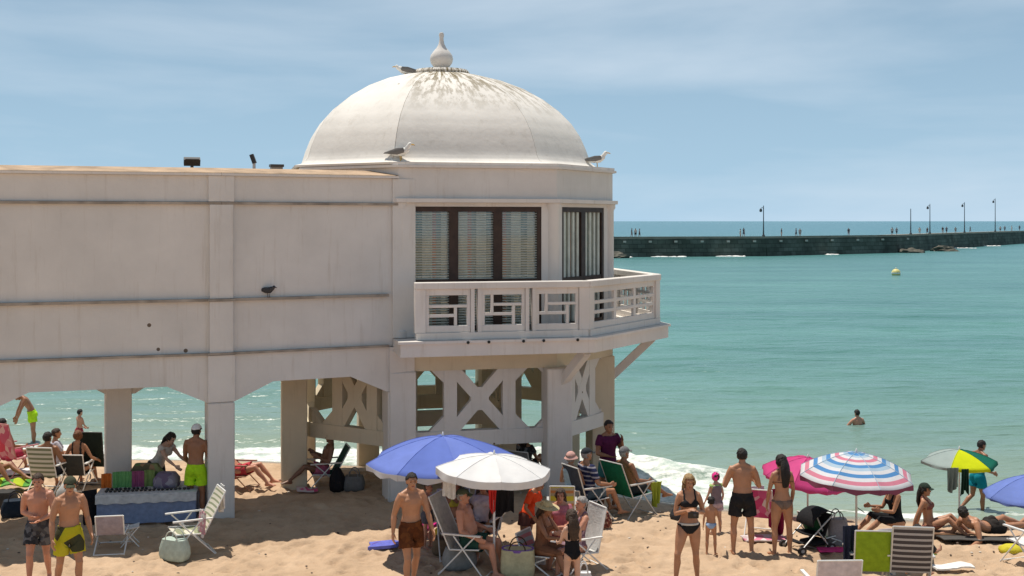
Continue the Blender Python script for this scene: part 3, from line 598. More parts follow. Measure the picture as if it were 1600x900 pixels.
for i, F in enumerate(FACES):
    if i in (0, 1, 2, 3, 4):
        u0, u1 = (.22, F.L - .32) if i in (0, 2, 4) else (.30, F.L - .34); z0, z1 = 3.30, 5.78
        for ua, ub in ((.06, u0 - .003), (u1 + .003, F.L - .06)): F.box(MB(), ua, ub, -.24, -.06, 3.19, 5.86).build('wall', white, pav)
        mb = MB(); F.box(mb, u0 - .003, u1 + .003, -.25, -.065, 5.784, 5.86); mb.build('lintel', white, pav)
        mb = MB(); F.box(mb, u0 - .003, u1 + .003, -.25, -.065, 3.19, 3.296); mb.build('sill', white, pav)
        wn = bpy.data.objects.new('window', None); C.objects.link(wn); wn.parent = pav
        mb = MB(); nb = 3 if i in (0, 2, 4) else 2; W = u1 - u0; fw = .085; zt = 4.24
        F.box(mb, u0, u1, -.20, -.07, z1 - .10, z1); F.box(mb, u0, u1, -.20, -.07, z0, z0 + .1); F.box(mb, u0 + fw, u1 - fw, -.19, -.08, zt, zt + .09)
        F.box(mb, u0, u0 + fw, -.20, -.07, z0 + .1, z1 - .1); F.box(mb, u1 - fw, u1, -.20, -.07, z0 + .1, z1 - .1)
        bays = []; e0 = u0 + fw
        for q in range(nb):
            e1 = u0 + W * (q + 1) / nb - (.09 if q < nb - 1 else fw)
            for (za, zb_) in ((z0 + .1, zt), (zt + .09, z1 - .1)): bays.append((e0, e1, za, zb_))
            if q < nb - 1: F.box(mb, e1, e1 + .18, -.197, -.065, z0 + .1, zt); F.box(mb, e1, e1 + .18, -.197, -.065, zt + .09, z1 - .1)
            e0 = e1 + .18
        mb.build('window_frame', darkwood, wn)
        for (a, b, za, zb_) in bays:
            mb = MB(); F.box(mb, a, b, -.185, -.180, za, zb_); mb.build('pane', glass, wn)
            mb = MB()
            if i in (0, 2, 4):
                n_ = int((zb_ - za) / .050)
                for k in range(n_):
                    z = za + (k + .5 + random.uniform(-.07, .07)) * (zb_ - za) / n_; mb.hexa([F(a, -.10, z - .016), F(b, -.10, z - .016), F(b, -.125, z + .000), F(a, -.125, z + .000), F(a, -.10, z - .006), F(b, -.10, z - .006), F(b, -.125, z + .008), F(a, -.125, z + .008)])
            else:
                n_ = 4
                for k in range(n_):
                    u = a + (k + .5) * (b - a) / n_; F.box(mb, u - .045, u + .045, -.135, -.10, za, zb_)
            tag(mb.build('louvre_slats', louvre, wn), kind='stuff')
            mb = MB(); mb.sheet(lambda u, v, a=a, b=b, za=za, zb_=zb_: F(a + u * (b - a), -.235 + .03 * math.sin(u * 22), za + v * (zb_ - za)), 16, 2, .006); mb.build('curtain', curtain, wn, True)
    else:
        mb = MB(); F.box(mb, .06, F.L - .06, -.24, -.06, 3.19, 5.86); mb.build('wall', white, pav)
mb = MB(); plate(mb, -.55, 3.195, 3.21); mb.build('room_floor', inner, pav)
mb = MB(); ring(mb, -.4, .09, 5.862, 5.94); mb.build('lower_cornice', white2, pav)
mb = MB(); ring(mb, -.34, -.02, 5.943, 6.55); mb.build('frieze', white, pav)
mb = MB(); ring(mb, -.40, .06, 6.552, 6.60); ring(mb, -.40, .02, 6.603, 6.66); mb.build('upper_cornice', white2, pav)
# dome: eight curved panels meeting in ribs
prof = [(3.52, 0.0), (3.36, .035), (3.27, .10), (3.21, .20), (3.13, .44), (3.01, .72), (2.83, 1.00), (2.57, 1.28), (2.23, 1.55), (1.81, 1.80), (1.33, 2.00), (.85, 2.13), (.42, 2.20), (.0, 2.23)]
dome = bpy.data.objects.new('dome', None); C.objects.link(dome); dome.parent = pav; dome.location = (-.19, 0, 6.64)
base8 = octa(0)
for i in range(8):
    a, b = base8[i], base8[(i + 1) % 8]; mb = MB(); nu = 10
    def fn(u, v, a=a, b=b):
        k = v * (len(prof) - 1); j = min(int(k), len(prof) - 2); f = k - j; r = prof[j][0] * (1 - f) + prof[j + 1][0] * f; z = prof[j][1] * (1 - f) + prof[j + 1][1] * f
        p = a.lerp(b, u) * (r / AP * .953); bul = 1 + .014 * (1 - (2 * u - 1) ** 2) * math.sin(min(1, v * 1.6) * math.pi / 2)
        p = p * bul; return Vector((p.x, p.y, z))
    mb.sheet(fn, nu, 3 * (len(prof) - 1), .04); mb.build('dome_panel', domem, dome, True)
MB().lathe([(.62, 2.19), (.64, 2.24), (.60, 2.29), (.24, 2.30)], n=28).build('crown_plate', domem, dome, True)
MB().lathe([(.16, 2.30), (.15, 2.34), (.18, 2.37), (.245, 2.46), (.265, 2.55), (.245, 2.64), (.18, 2.73), (.11, 2.81), (.065, 2.90), (.045, 3.02), (.06, 3.10), (.045, 3.15), (0.02, 3.16)], n=24).build('finial', white, dome, True)

# gallery wing
loc = lambda p: Vector((p[0], p[1], 0)) - O
FR = [loc(p) for p in ((-13.1, 18.95), (-9.38, 19.90), (-5.35, 21.20), (-2.24, 22.64))]     # front line, left to right
BK = [loc(p) for p in ((-13.6, 21.35), (-11.2, 21.25), (-7.66, 22.5), (-4.41, 24.05))]       # back line
gal = []
def bay_beam(F, mb, L_, d0, d1, zt=3.03):
    c = .72; h = .24
    mb.prism([(h, 2.16), (h + c, 2.49), (L_ - h - c, 2.49), (L_ - h, 2.16), (L_, 2.16), (L_, zt), (0, zt), (0, 2.16)], F, d0, d1)
for k in range(3):
    F = Face(FR[k], FR[k + 1]); L_ = F.L
    mb = MB(); bay_beam(F, mb, L_, -.36, .0); mb.build('arch_beam', white, pav)
    mb = MB(); F.box(mb, 0, L_, -.30, -.035, 3.033, 6.33); mb.build('gallery_wall', white, pav)
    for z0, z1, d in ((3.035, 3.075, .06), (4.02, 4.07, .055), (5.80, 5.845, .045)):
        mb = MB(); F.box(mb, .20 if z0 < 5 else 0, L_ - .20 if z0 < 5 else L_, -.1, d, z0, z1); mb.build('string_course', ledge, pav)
    mb = MB(); F.box(mb, 0, L_, -.31, -.012, 5.853, 6.328); mb.build('frieze', white, pav)
    mb = MB(); F.box(mb, 0, L_, -.45, .07, 6.331, 6.375); mb.build('coping_edge', white2, pav)
    mb = MB(); mb.hexa([F(0, .045, 6.378), F(L_, .045, 6.378), F(L_, -.60, 6.378), F(0, -.60, 6.378), F(0, .035, 6.39), F(L_, .035, 6.39), F(L_, -.60, 6.50), F(0, -.60, 6.50)]); mb.build('coping', copingm, pav)
    F2 = Face(BK[k], BK[k + 1]); mb = MB(); mb.prism([(.24, 2.16), (.8, 2.49), (F2.L - .8, 2.49), (F2.L - .24, 2.16), (F2.L, 2.16), (F2.L, 3.03), (0, 3.03), (0, 2.16)], F2, 0, .36); mb.build('arch_beam', white, pav)
    mb = MB(); F2.box(mb, 0, F2.L, 0, .3, 3.033, 6.36); mb.build('gallery_wall', white, pav)
    q = [FR[k], FR[k + 1], BK[k + 1], BK[k]]; mb = MB()
    ins = lambda p, o: p + (o - p).normalized() * .3
    qq = [ins(q[0], q[3]), ins(q[1], q[2]), ins(q[2], q[1]), ins(q[3], q[0])]
    mb.hexa([p + Vector((0, 0, 2.80)) for p in qq] + [p + Vector((0, 0, 3.0)) for p in qq]); mb.build('gallery_floor', white, pav)
    mb = MB(); mb.hexa([p + Vector((0, 0, 6.15)) for p in qq] + [p + Vector((0, 0, 6.32)) for p in qq]); mb.build('roof', copingm, pav)
def pier_at(p, rz, z1=6.33, dz=2.16, w_=.48):
    R_ = Matrix.Rotation(rz, 3, 'Z'); q = p + R_ @ Vector((0, .24, 0))
    MB().box(q + Vector((0, 0, (dz - 1.3) / 2)), (w_, .56, dz + 1.3), rz).build('column', white, pav, bevel=.02)
for k, rz in ((1, math.radians(16.5)), (2, math.radians(21.5))):
    pier_at(FR[k], rz); R_ = Matrix.Rotation(rz, 3, 'Z'); q = FR[k] + R_ @ Vector((0, .12, 0))
    MB().box(q + Vector((0, 0, 2.60)), (.48, .34, .855), rz).build('pilaster', white, pav)
    for z0, z1 in ((3.078, 4.018), (4.072, 5.798)): MB().box(q + Vector((0, 0, (z0 + z1) / 2)), (.42, .31, z1 - z0), rz).build('pilaster', white, pav)
    MB().box(q + Vector((0, 0, 6.09)), (.46, .29, .472), rz).build('pilaster', white, pav)
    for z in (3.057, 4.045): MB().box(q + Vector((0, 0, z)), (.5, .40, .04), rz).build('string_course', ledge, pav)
pier_at(FR[3] + Vector((.05, .03, 0)), math.radians(19), w_=.52)
MB().box(FR[3] + Vector((.03, .12, 2.6)), (.5, .34, .86), math.radians(19)).build('pilaster', white, pav)
for k in (1, 2): pier_at(BK[k] + Vector((.1, -.36, 0)), math.radians(22), dz=2.95)
# junction of gallery and tower
MB().box(FR[3] + Vector((.06, .18, 4.76)), (.46, .36, 3.12), math.radians(19)).build('pilaster', white, pav)
# ------------------------------------------------------------------ people
SKIN = {'fair': (.54, .33, .24), 'tan': (.42, .205, .115), 'brown': (.30, .135, .07), 'red': (.52, .245, .16), 'dark': (.20, .10, .06)}
HAIRC = {'black': (.018, .014, .012), 'brown': (.055, .032, .02), 'blond': (.34, .22, .10), 'grey': (.33, .31, .29), 'auburn': (.16, .06, .025)}
def skin_mat(k): return mat('skin_' + k, SKIN[k], rough=.45, var=.17, vscale=5, bump=.15, bscale=60, spec=.4)
def hair_mat(k): return mat('hair_' + k, HAIRC[k], rough=.55, var=.35, vscale=40, bump=.8, bscale=90, spec=.35)
DEF = dict(spine=(0, .02, 1), pelv=None, head=(0, .05, 1), look=(0, 1, 0), ua=(.24, -.02, -1), fa=(.10, .22, -1), th=(.07, .03, -1), sh=(.02, -.04, -1), ft=(.25, 1, 0))
STAND = {}
WALK = dict(th_r=(.03, .34, -1), sh_r=(.02, -.05, -1), th_l=(.05, -.12, -1), sh_l=(.02, -.50, -1), ft_l=(.1, .9, -.5), ua_r=(.2, -.3, -1), ua_l=(.2, .28, -1), fa_l=(.08, .5, -1))
SITCH = dict(spine=(0, -.42, 1), head=(0, -.05, 1), th=(.16, 1, .06), sh=(.05, .42, -1), ua=(.35, .25, -1), fa=(.05, 1, -.15), ft=(.15, 1, .1))
SITGR = dict(spine=(0, -.12, 1), th=(.16, .9, .62), sh=(.02, .62, -.95), ua=(.2, .5, -.9), fa=(-.1, 1, -.15), ft=(.1, 1, -.1))
LEANB = dict(spine=(0, -.5, 1), head=(0, 0, 1), th=(.16, .95, .35), sh=(.02, .9, -.5), ua=(.35, -.45, -1), fa=(.1, -.25, -1), ft=(.1, 1, .1))
BEND = dict(spine=(0, 1, .30), pelv=(0, .6, .8), head=(0, 1, .25), look=(0, .6, -.8), ua=(.12, .45, -1), fa=(.02, .35, -1), th=(.10, -.06, -1))
def person(label, where, face=0, h=1.75, sex='m', skin='tan', pose=None, wear=(), hair='short', hcol='brown', head=None, vox=.0125, seat=None, fat=0.0, group=None, lift=0.0, name='person'):
    """One figure: a skeleton of joints posed by bone directions (x outward, y forward, z up), fleshed with tapering lofts that are fused into one continuous skin."""
    P = dict(DEF); P.update(pose or {}); S = h / 1.75; kid = h < 1.35
    side = lambda k, sg: (lambda v: Vector((v[0] * sg, v[1], v[2])).normalized())(P.get(k + ('_r' if sg > 0 else '_l'), P[k]))
    sp = Vector(P['spine']).normalized(); pv = Vector(P['pelv'] or ((0, 0, 1) if sp.z > .8 else P['spine'])).normalized()
    if P['pelv'] is None: pv = (pv + sp).normalized()
    fem = sex == 'f'; hipw = .165 if fem else .155; wst = .118 if fem else .138; cw = .145 if fem else .168; shx = .155 if fem else .185
    if kid: hipw, wst, cw, shx = .14, .13, .14, .145
    X = Vector((1, 0, 0)); fwd = lambda t: (Vector((0, 1, 0)) - t * t.y).normalized() if abs(t.y) < .95 else (Vector((0, 0, -1)) + t * t.z).normalized()
    pf, sf = fwd(pv), fwd(sp); Z0 = Vector((0, 0, 0)); w1 = pv * .17; neck = w1 + sp * .35; mb = MB(); bones = []
    def bone(n, a, b, r): bones.append((n, Vector(a) * S, Vector(b) * S, r * S))
    add = lambda pts, rad, xax=X: mb.loft([Vector(p) * S for p in pts], [((r, r) if not isinstance(r, tuple) else r) for r in [(q * S if not isinstance(q, tuple) else (q[0] * S, q[1] * S)) for q in rad]], xax=xax, n=14)
    ell = lambda c, r, M=None: mb.ell(Vector(c) * S, tuple(q * S for q in r), M)
    f = fat
    add([-pv * .075, -pv * .02, pv * .05, w1 * .75, w1 + sp * .02 + sf * f * .3, w1 + sp * .10 + sf * .005, w1 + sp * .19 + sf * .012, w1 + sp * .26 + sf * .006, w1 + sp * .31, neck],
        [(.10, .085), (hipw - .012, .11), (hipw + f * .4, .108 + f * .4), (wst + .012 + f * .6, .096 + f), (wst + f * .5, .09 + f), (wst + .01 + f * .3, .098 + f * .5), (cw, .112 + f * .2), (cw, .106), (cw - .025, .088), (.07, .062)])
    bone('pel', -pv * .09, w1, .13); bone('chest', w1, neck - sp * .02, .14)
    for sg in (-1, 1): ell(pv * -.035 - pf * .055 + X * sg * .075, (.082, .075, .09))
    if fem and not kid:
        for sg in (-1, 1): ell(w1 + sp * .195 + sf * .088 + X * sg * .068, (.058, .052, .058))
    elif not kid:
        for sg in (-1, 1): ell(w1 + sp * .235 + sf * .075 + X * sg * .075, (.075, .035, .05))
    hd = Vector(P['head']).normalized(); lk = Vector(P['look']); hy = (lk - hd * lk.dot(hd)).normalized(); hx = hy.cross(hd); hM = Matrix((hx, hy, hd)).transposed()
    hs = 1.16 if kid else 1.0; nk = neck + hd * .06; hc = neck + hd * (.058 + .105 * hs) + hy * .022
    for sg in (-1, 1): add([neck + hd * .03 + X * sg * .02 - sf * .015, w1 + sp * .315 + X * sg * shx * .85 - sf * .01], [.045, .042], None)
    add([neck - sp * .04, neck + hd * .03, nk + hd * .03], [.067 if not fem else .054, .055 if not fem else .047, .054 if not fem else .047])
    q = lambda x, y, z: hc + hM @ Vector((x, y, z)) * hs
    HX = hx
    ell(q(0, -.012, .022), (.074 * hs, .094 * hs, .092 * hs), hM); ell(q(0, .022, -.045), (.056 * hs, .066 * hs, .072 * hs), hM)
    ell(q(0, .092, -.018), (.014 * hs, .024 * hs, .026 * hs), hM); ell(q(0, .068, -.092), (.028 * hs, .024 * hs, .02 * hs), hM)
    ell(q(0, .068, .034), (.052 * hs, .026 * hs, .016 * hs), hM)
    for sg in (-1, 1): ell(q(sg * .076, -.01, -.012), (.012 * hs, .02 * hs, .032 * hs), hM)
    bone('head', hc - hd * .05, hc + hd * .03, .085 * hs); bone('neck', neck, nk, .05)
    ab = 1.0 if not fem else .84
    if kid: ab = .85
    for sg in (-1, 1):
        s_ = 'r' if sg > 0 else 'l'
        sh = w1 + sp * .295 + X * sg * shx; u = side('ua', sg); v = side('fa', sg); el = sh + u * .285; wr = el + v * .255
        add([w1 + sp * .27 + X * sg * .09, sh - u * .005, sh + u * .06, sh + u * .15, el - u * .03, el, el + v * .06, el + v * .14, wr - v * .03, wr], [.07, .058 * ab + .004, .056 * ab, .052 * ab, .041 * ab, .039 * ab, .044 * ab, .039 * ab, .029 * ab, .026 * ab], None)
        bone('ua_' + s_, sh, el, .05); bone('fa_' + s_, el, wr, .04)
        wv = Vector((0, 1, 0)) - v * v.y; wv = wv.normalized() if wv.length > .25 else (Vector((0, 0, 1)) - v * v.z).normalized()
        pn = v.cross(wv) * (-sg if (v.cross(wv)).x * sg > 0 else sg); pn = pn if pn.x * sg < 0 else -pn
        pc = wr + v * .045; hM2 = Matrix((wv, pn, v)).transposed()
        ell(pc, (.042, .018, .055), hM2); bone('hand_' + s_, wr, wr + v * .15, .04)
        for k, ln in ((-1.5, .062), (-.5, .076), (.5, .08), (1.5, .07)):
            b0 = pc + v * .035 + wv * (k * .0215); b1 = b0 + v * ln * .6 + pn * .012; b2 = b1 + v * ln * .42 + pn * .026; add([b0, b1, b2], [.0105, .0098, .0085], wv)
        t0 = wr + v * .02 + wv * .03; t1 = t0 + v * .035 + wv * .028 + pn * .01; add([t0, t1, t1 + v * .035 + wv * .006 + pn * .012], [.014, .0115, .0095], pn)
        hp = -pv * .02 + X * sg * .088; u = side('th', sg); v = side('sh', sg); kn = hp + u * .425; an = kn + v * .40; tf = 1.08 if fem else 1.0
        if kid: tf = .85
        kf = (u - v); kf = kf.normalized() if kf.length > .2 else Vector((0, 1, 0))
        add([hp - u * .01, hp + u * .10, hp + u * .24, kn - u * .05, kn + kf * .006, kn + v * .05, kn + v * .13 - kf * .012, kn + v * .25, an - v * .04, an + v * .03], [.092 * tf, .09 * tf + f * .15, .074 * tf, .055, .053, .05, .056, .044, .034, .036], None)
        bone('th_' + s_, hp, kn, .075); bone('sh_' + s_, kn, an, .05)
        ft = side('ft', sg); dn = (v - ft * v.dot(ft)); dn = dn.normalized() if dn.length > .2 else Vector((0, 0, -1)); xw = dn.cross(ft)
        add([an + dn * .045 - ft * .035, an + dn * .035 + ft * .04, an + dn * .05 + ft * .10, an + dn * .062 + ft * .15, an + dn * .066 + ft * .185], [(.032, .034), (.034, .042), (.042, .028), (.044, .018), (.036, .012)], xw)
        bone('ft_' + s_, an, an + ft * .15, .045)
    me = bpy.data.meshes.new('tmp'); me.from_pydata(mb.v, [], mb.f); tmp = bpy.data.objects.new('tmp', me); C.objects.link(tmp)
    r = tmp.modifiers.new('fuse', 'REMESH'); r.mode = 'VOXEL'; r.voxel_size = vox; r.use_smooth_shade = True
    sm = tmp.modifiers.new('soften', 'SMOOTH'); sm.factor = .5; sm.iterations = 3 if vox < .016 else 2
    dg = bpy.context.evaluated_depsgraph_get(); bm_ = bpy.data.meshes.new_from_object(tmp.evaluated_get(dg)); bpy.data.objects.remove(tmp); bpy.data.meshes.remove(me)
    N = len(bm_.vertices); co = np.empty(N * 3, np.float32); bm_.vertices.foreach_get('co', co); co = co.reshape(-1, 3).astype(float)
    no = np.empty(N * 3, np.float32); bm_.vertices.foreach_get('normal', no); no = no.reshape(-1, 3)
    # place: feet (or seat) on the ground
    if seat is None: base = Vector((0, 0, float(co[:, 2].min()) + .012 - lift))
    else: base = Vector((0, 0, -.095 * S - seat))
    root = thing(name, label, 'person', Vector(where), facing(face), group)
    co -= np.array(base); bm_.vertices.foreach_set('co', co.astype(np.float32).ravel()); bm_.name = 'body'
    bm_.materials.clear(); bm_.materials.append(skin_mat(skin)); bm_.polygons.foreach_set('use_smooth', [True] * len(bm_.polygons))
    body = bpy.data.objects.new('body', bm_); C.objects.link(body); body.parent = root
    B = [(n, a - base, b - base, r) for n, a, b, r in bones]; D = np.empty((len(B), N)); T = np.empty((len(B), N))
    for i, (n, a, b, r) in enumerate(B):
        ab_ = np.array(b - a); t = ((co - np.array(a)) @ ab_) / (ab_ @ ab_); T[i] = t; tc_ = np.clip(t, 0, 1)
        D[i] = np.linalg.norm(co - np.array(a) - tc_[:, None] * ab_, axis=1) - r
    idx = D.argmin(0); names = np.array([b[0] for b in B]); bn = names[idx]; bt = T[idx, np.arange(N)]
    Lp = np.array(Matrix((X, pf, pv))); pl_ = (co - np.array(Z0 - base)) @ Lp.T / S            # pelvis frame
    Lc = np.array(Matrix((X, sf, sp))); cl = (co - np.array(w1 * S - base)) @ Lc.T / S; s_ch = cl[:, 2]
    hl = (co - np.array(hc * S - base)) @ np.array(Matrix((hx, hy, hd))).T / (S * hs)
    tri = [tuple(p.vertices) for p in bm_.polygons]; FA = np.array(tri) if all(len(t) == 4 for t in tri) else None
    def garment(nm, mask, off, m, parent=None, thick=.008):
        if FA is None: fsel = [t for t in tri if all(mask[i] for i in t)]
        else: fsel = FA[mask[FA].all(1)]
        if len(fsel) == 0: return None
        ids = np.unique(np.asarray([i for t in fsel for i in t])); mp_ = np.full(N, -1); mp_[ids] = np.arange(len(ids))
        v = co[ids] + no[ids] * (off[ids] if isinstance(off, np.ndarray) else off)[..., None] if isinstance(off, np.ndarray) else co[ids] + no[ids] * off
        g = bpy.data.meshes.new(nm); g.from_pydata([tuple(p) for p in v], [], [tuple(mp_[i] for i in t) for t in fsel]); g.materials.append(m)
        g.polygons.foreach_set('use_smooth', [True] * len(g.polygons)); o = bpy.data.objects.new(nm, g); C.objects.link(o); o.parent = parent or root
        sd_ = o.modifiers.new('cloth', 'SOLIDIFY'); sd_.thickness = thick; sd_.offset = -1; return o
    tor = (bn == 'pel') | (bn == 'chest'); thm = (bn == 'th_l') | (bn == 'th_r'); arm = (bn == 'ua_l') | (bn == 'ua_r')
    for gdef in wear:
        k, m = gdef[0], gdef[1]; m = m if not isinstance(m, tuple) else cloth(m); par = gdef[2] if len(gdef) > 2 else None
        if k == 'shorts':
            ln = par or .55; ok = ((bn == 'pel') & (pl_[:, 2] < .10)) | (thm & (bt < ln)); off = np.where(thm, .014 + .030 * np.clip(bt / ln, 0, 1), .013); garment('shorts', ok, off, m, thick=.012)
        elif k == 'briefs':
            lo = -.11 + 1.05 * np.clip(np.abs(pl_[:, 0]) - .045, 0, 1); ok = (tor | thm) & (pl_[:, 2] < (par or .045)) & (pl_[:, 2] > np.minimum(lo, .015)); garment('swim_briefs', ok, .008, m)
        elif k == 'band': garment('waist_band', tor & (pl_[:, 2] < .058) & (pl_[:, 2] > .02), .012, m)
        elif k == 'bra':
            lo, hi = np.where(cl[:, 1] > .03, .145, .165), np.where(cl[:, 1] > .03, .268 - .95 * np.abs(np.abs(cl[:, 0]) - .072), .185); ok = (tor | arm) & (s_ch > lo) & (s_ch < hi) & (np.abs(cl[:, 0]) < .19); ok &= (bn != 'fa_l') & (bn != 'fa_r'); ok |= (bn == 'chest') & (s_ch > .2) & (np.abs(np.abs(cl[:, 0]) - .085) < .018); garment('bikini_top', ok, .008, m)
        elif k == 'suit':
            lo = -.11 + 1.05 * np.clip(np.abs(pl_[:, 0]) - .045, 0, 1); top = np.where(cl[:, 1] > .02, .235, par or .12)
            ok = (tor | thm) & (pl_[:, 2] > np.minimum(lo, .015)) & (s_ch < top); ok |= (bn == 'chest') & (s_ch > .1) & (np.abs(np.abs(cl[:, 0]) - .09) < .02); garment('swimsuit', ok, .009, m)
        elif k == 'shirt':
            ok = (tor & (pl_[:, 2] > -.03) & (s_ch < .335)) | (arm & (bt < (par or .6))) | ((bn == 'neck') & (bt < .1)); off = np.where(arm, .016 + .012 * np.clip(bt, 0, 1), .016); garment('shirt', ok, off, m, thick=.012)
        elif k == 'dress':
            ok = (tor & (s_ch < .32)) | (thm & (bt < (par or .5))); off = np.where(thm, .02 + .03 * np.clip(bt, 0, 1), .016); garment('beach_dress', ok, off, m, thick=.012)
        elif k == 'leggings': garment('trousers', ((bn == 'pel') & (pl_[:, 2] < .10)) | thm | (np.isin(bn, ('sh_l', 'sh_r')) & (bt < (par or .9))), .014, m, thick=.01)
    hm = hair_mat(hcol); hb = bn == 'head'; hairline = np.where(hl[:, 1] > .045, .058, np.where(hl[:, 1] > .0, .005 + hl[:, 1] * .8, -.055)); ear = (np.abs(hl[:, 0]) > .068) & (hl[:, 2] < .02) & (hl[:, 1] > -.035)
    ok = hb & (hl[:, 2] > hairline) & ~ear
    if hair in ('long', 'bun', 'bob'): ok = hb & (hl[:, 2] > np.where(hl[:, 1] > .045, .055, np.where(hl[:, 1] > .0, -.02, -.09)))
    HW = lambda x, y, z: (hc * S - base) + hM @ Vector((x, y, z)) * hs * S
    if hair != 'bald' and head not in ('swimcap',):
        nzh = vnoise(hl[:, 0] * 55 + 40 + co[:, 2].max() * 7, hl[:, 1] * 55 + hl[:, 2] * 38 + 90, 5)
        ho = garment('hair', ok, (.007 if hair == 'short' else .012) + .017 * nzh, hm, thick=.014)
        if hair in ('long', 'bob', 'bun') and ho is not None:
            k = MB()
            if hair == 'bun': k.ell(HW(0, -.10, .055), (.045 * S, .045 * S, .042 * S))
            else:
                ln = .14 if hair == 'bob' else .34
                p0 = HW(0, -.075, .03); p1 = HW(0, -.105, -.07); dn = (Vector((0, 0, -1)) + (-sp) * .8).normalized(); bk = -sf * .03
                p2 = p1 + dn * ln * .45 * S + bk * S; p3 = p1 + dn * ln * S + bk * .4 * S
                k.loft([p0, p1, p2, p3], [(.075 * S * hs, .05 * S * hs), (.092 * S * hs, .052 * S * hs), (.10 * S * hs, .045 * S), (.065 * S * hs, .022 * S)], xax=HX, n=14)
            k.build('hair_fall' if hair != 'bun' else 'hair_bun', hm, ho, True)
    if head:
        kind, m = head if isinstance(head, tuple) and isinstance(head[0], str) else (head, cloth((.6, .6, .6))); m = m if not isinstance(m, tuple) else cloth(m)
        if kind == 'cap':
            o = garment('cap', hb & (hl[:, 2] > .040 - .12 * np.clip(-hl[:, 1], 0, 1)), .024, m, thick=.012); k = MB()
            k.sheet(lambda u, v: HW((u - .5) * (.135 - .03 * v), .085 + v * .085 * (1 - (2 * u - 1) ** 2 * .35), .05 - .02 * (2 * u - 1) ** 2 - .018 * v), 10, 4, .008); k.build('cap_peak', m, o, True)
        elif kind == 'swimcap': garment('bathing_cap', hb & (hl[:, 2] > np.where(hl[:, 1] > .045, .05, np.where(hl[:, 1] > 0, 0, -.06))), .016, m)
        else:
            o = garment('hat_crown', hb & (hl[:, 2] > .045), .026, m, thick=.012); k = MB(); R0, R1, dr = (.095, .20, .015) if kind == 'hat' else (.095, .135, .055)
            k.sheet(lambda u, v: HW(math.cos(u * 2 * math.pi) * (R0 * .8 + (R1 - R0 * .8) * v), math.sin(u * 2 * math.pi) * (R0 + (R1 * 1.05 - R0) * v), .055 - dr * v), 24, 3, .008); k.build('hat_brim', m, o, True)
    if vox < .016:
        em = mat('eye_dark', (.03, .02, .015), rough=.2, var=.2); lm = mat('lip', (.33, .12, .10), rough=.5, var=.1)
        for sg in (-1, 1):
            MB().ell(HW(sg * .033, .083, .008), (.013 * S, .007 * S, .006 * S), hM, 8, 6).build('eye', em, body)
            MB().ell(HW(sg * .033, .088, .033), (.019 * S, .006 * S, .0035 * S), hM, 8, 6).build('eyebrow', hm, body)
        MB().ell(HW(0, .085, -.058), (.024 * S, .012 * S, .008 * S), hM, 8, 6).build('mouth', lm, body)
    return root

# ------------------------------------------------------------------ beach chairs
alu = paint((.62, .62, .60), .35, .3); whitep = paint((.72, .72, .70), .4)
def chair(label, where, face, fabric, frame=None, rec=.45, sh=.34, w_=.54, bl=.66, arms=True, pillow=None, group=None, name='beach_chair', high=False):
    """Folding beach chair: slung seat and back on tube frame, arm rests, two crossed legs each side."""
    t = thing(name, label, 'chair', where, facing(face), group); frame = frame or whitep; r = .012; x = w_ / 2
    B0 = Vector((0, -.22, sh)); bd = Vector((0, -math.sin(rec), math.cos(rec))); B1 = B0 + bd * bl; S1 = Vector((0, .26, sh + .03)); ah = sh + .23
    for sg in (-1, 1):
        o = Vector((sg * x, 0, 0)); ay = (B0 + bd * (.23 / math.cos(rec)))
        MB().path([B1 + o, B0 + o], r).build('back_rail', frame, t); MB().path([B0 + o, S1 + o], r).build('seat_rail', frame, t)
        MB().path([Vector((sg * (x + .02), -.40, 0)), Vector((sg * (x + .02), .20, ah if arms else sh))], r).build('leg', frame, t)
        MB().path([Vector((sg * (x + .045), .36, 0)), Vector((sg * (x + .045), -.14, ah if arms else sh))], r).build('leg', frame, t)
        if arms: MB().sheet(lambda u, v: Vector((sg * (x + .03) + (v - .5) * .05, ay.y + u * (.30 - ay.y), ah + .02)), 6, 2, .022).build('armrest', frame, t, True)
    MB().path([B1 - Vector((x, 0, 0)), B1 + Vector((x, 0, 0))], r).build('top_rail', frame, t)
    MB().path([Vector((-x - .02, -.40, .02)), Vector((x + .02, -.40, .02))], r).build('foot_bar', frame, t); MB().path([Vector((-x - .045, .36, .02)), Vector((x + .045, .36, .02))], r).build('foot_bar', frame, t)
    nb = Vector((0, math.cos(rec), math.sin(rec)))
    MB().sheet(lambda u, v: B0 + bd * (u * bl * .985) - nb * .03 * math.sin(math.pi * u) * (1 - (2 * v - 1) ** 4) + Vector(((v - .5) * (w_ - .01), 0, 0)), 14, 8, .007).build('backrest', fabric, t, True)
    MB().sheet(lambda u, v: B0.lerp(S1, u) - Vector((0, 0, .035 * math.sin(math.pi * u) * (1 - (2 * v - 1) ** 4))) + Vector(((v - .5) * (w_ - .01), 0, 0)), 10, 8, .007).build('seat', fabric, t, True)
    if pillow: MB().sheet(lambda u, v: B0 + bd * (bl * (.72 + .24 * u)) + nb * (.02 + .045 * math.sin(math.pi * u)) + Vector(((v - .5) * w_ * .7, 0, 0)), 8, 6, .03).build('pillow', pillow, t, True)
    return t

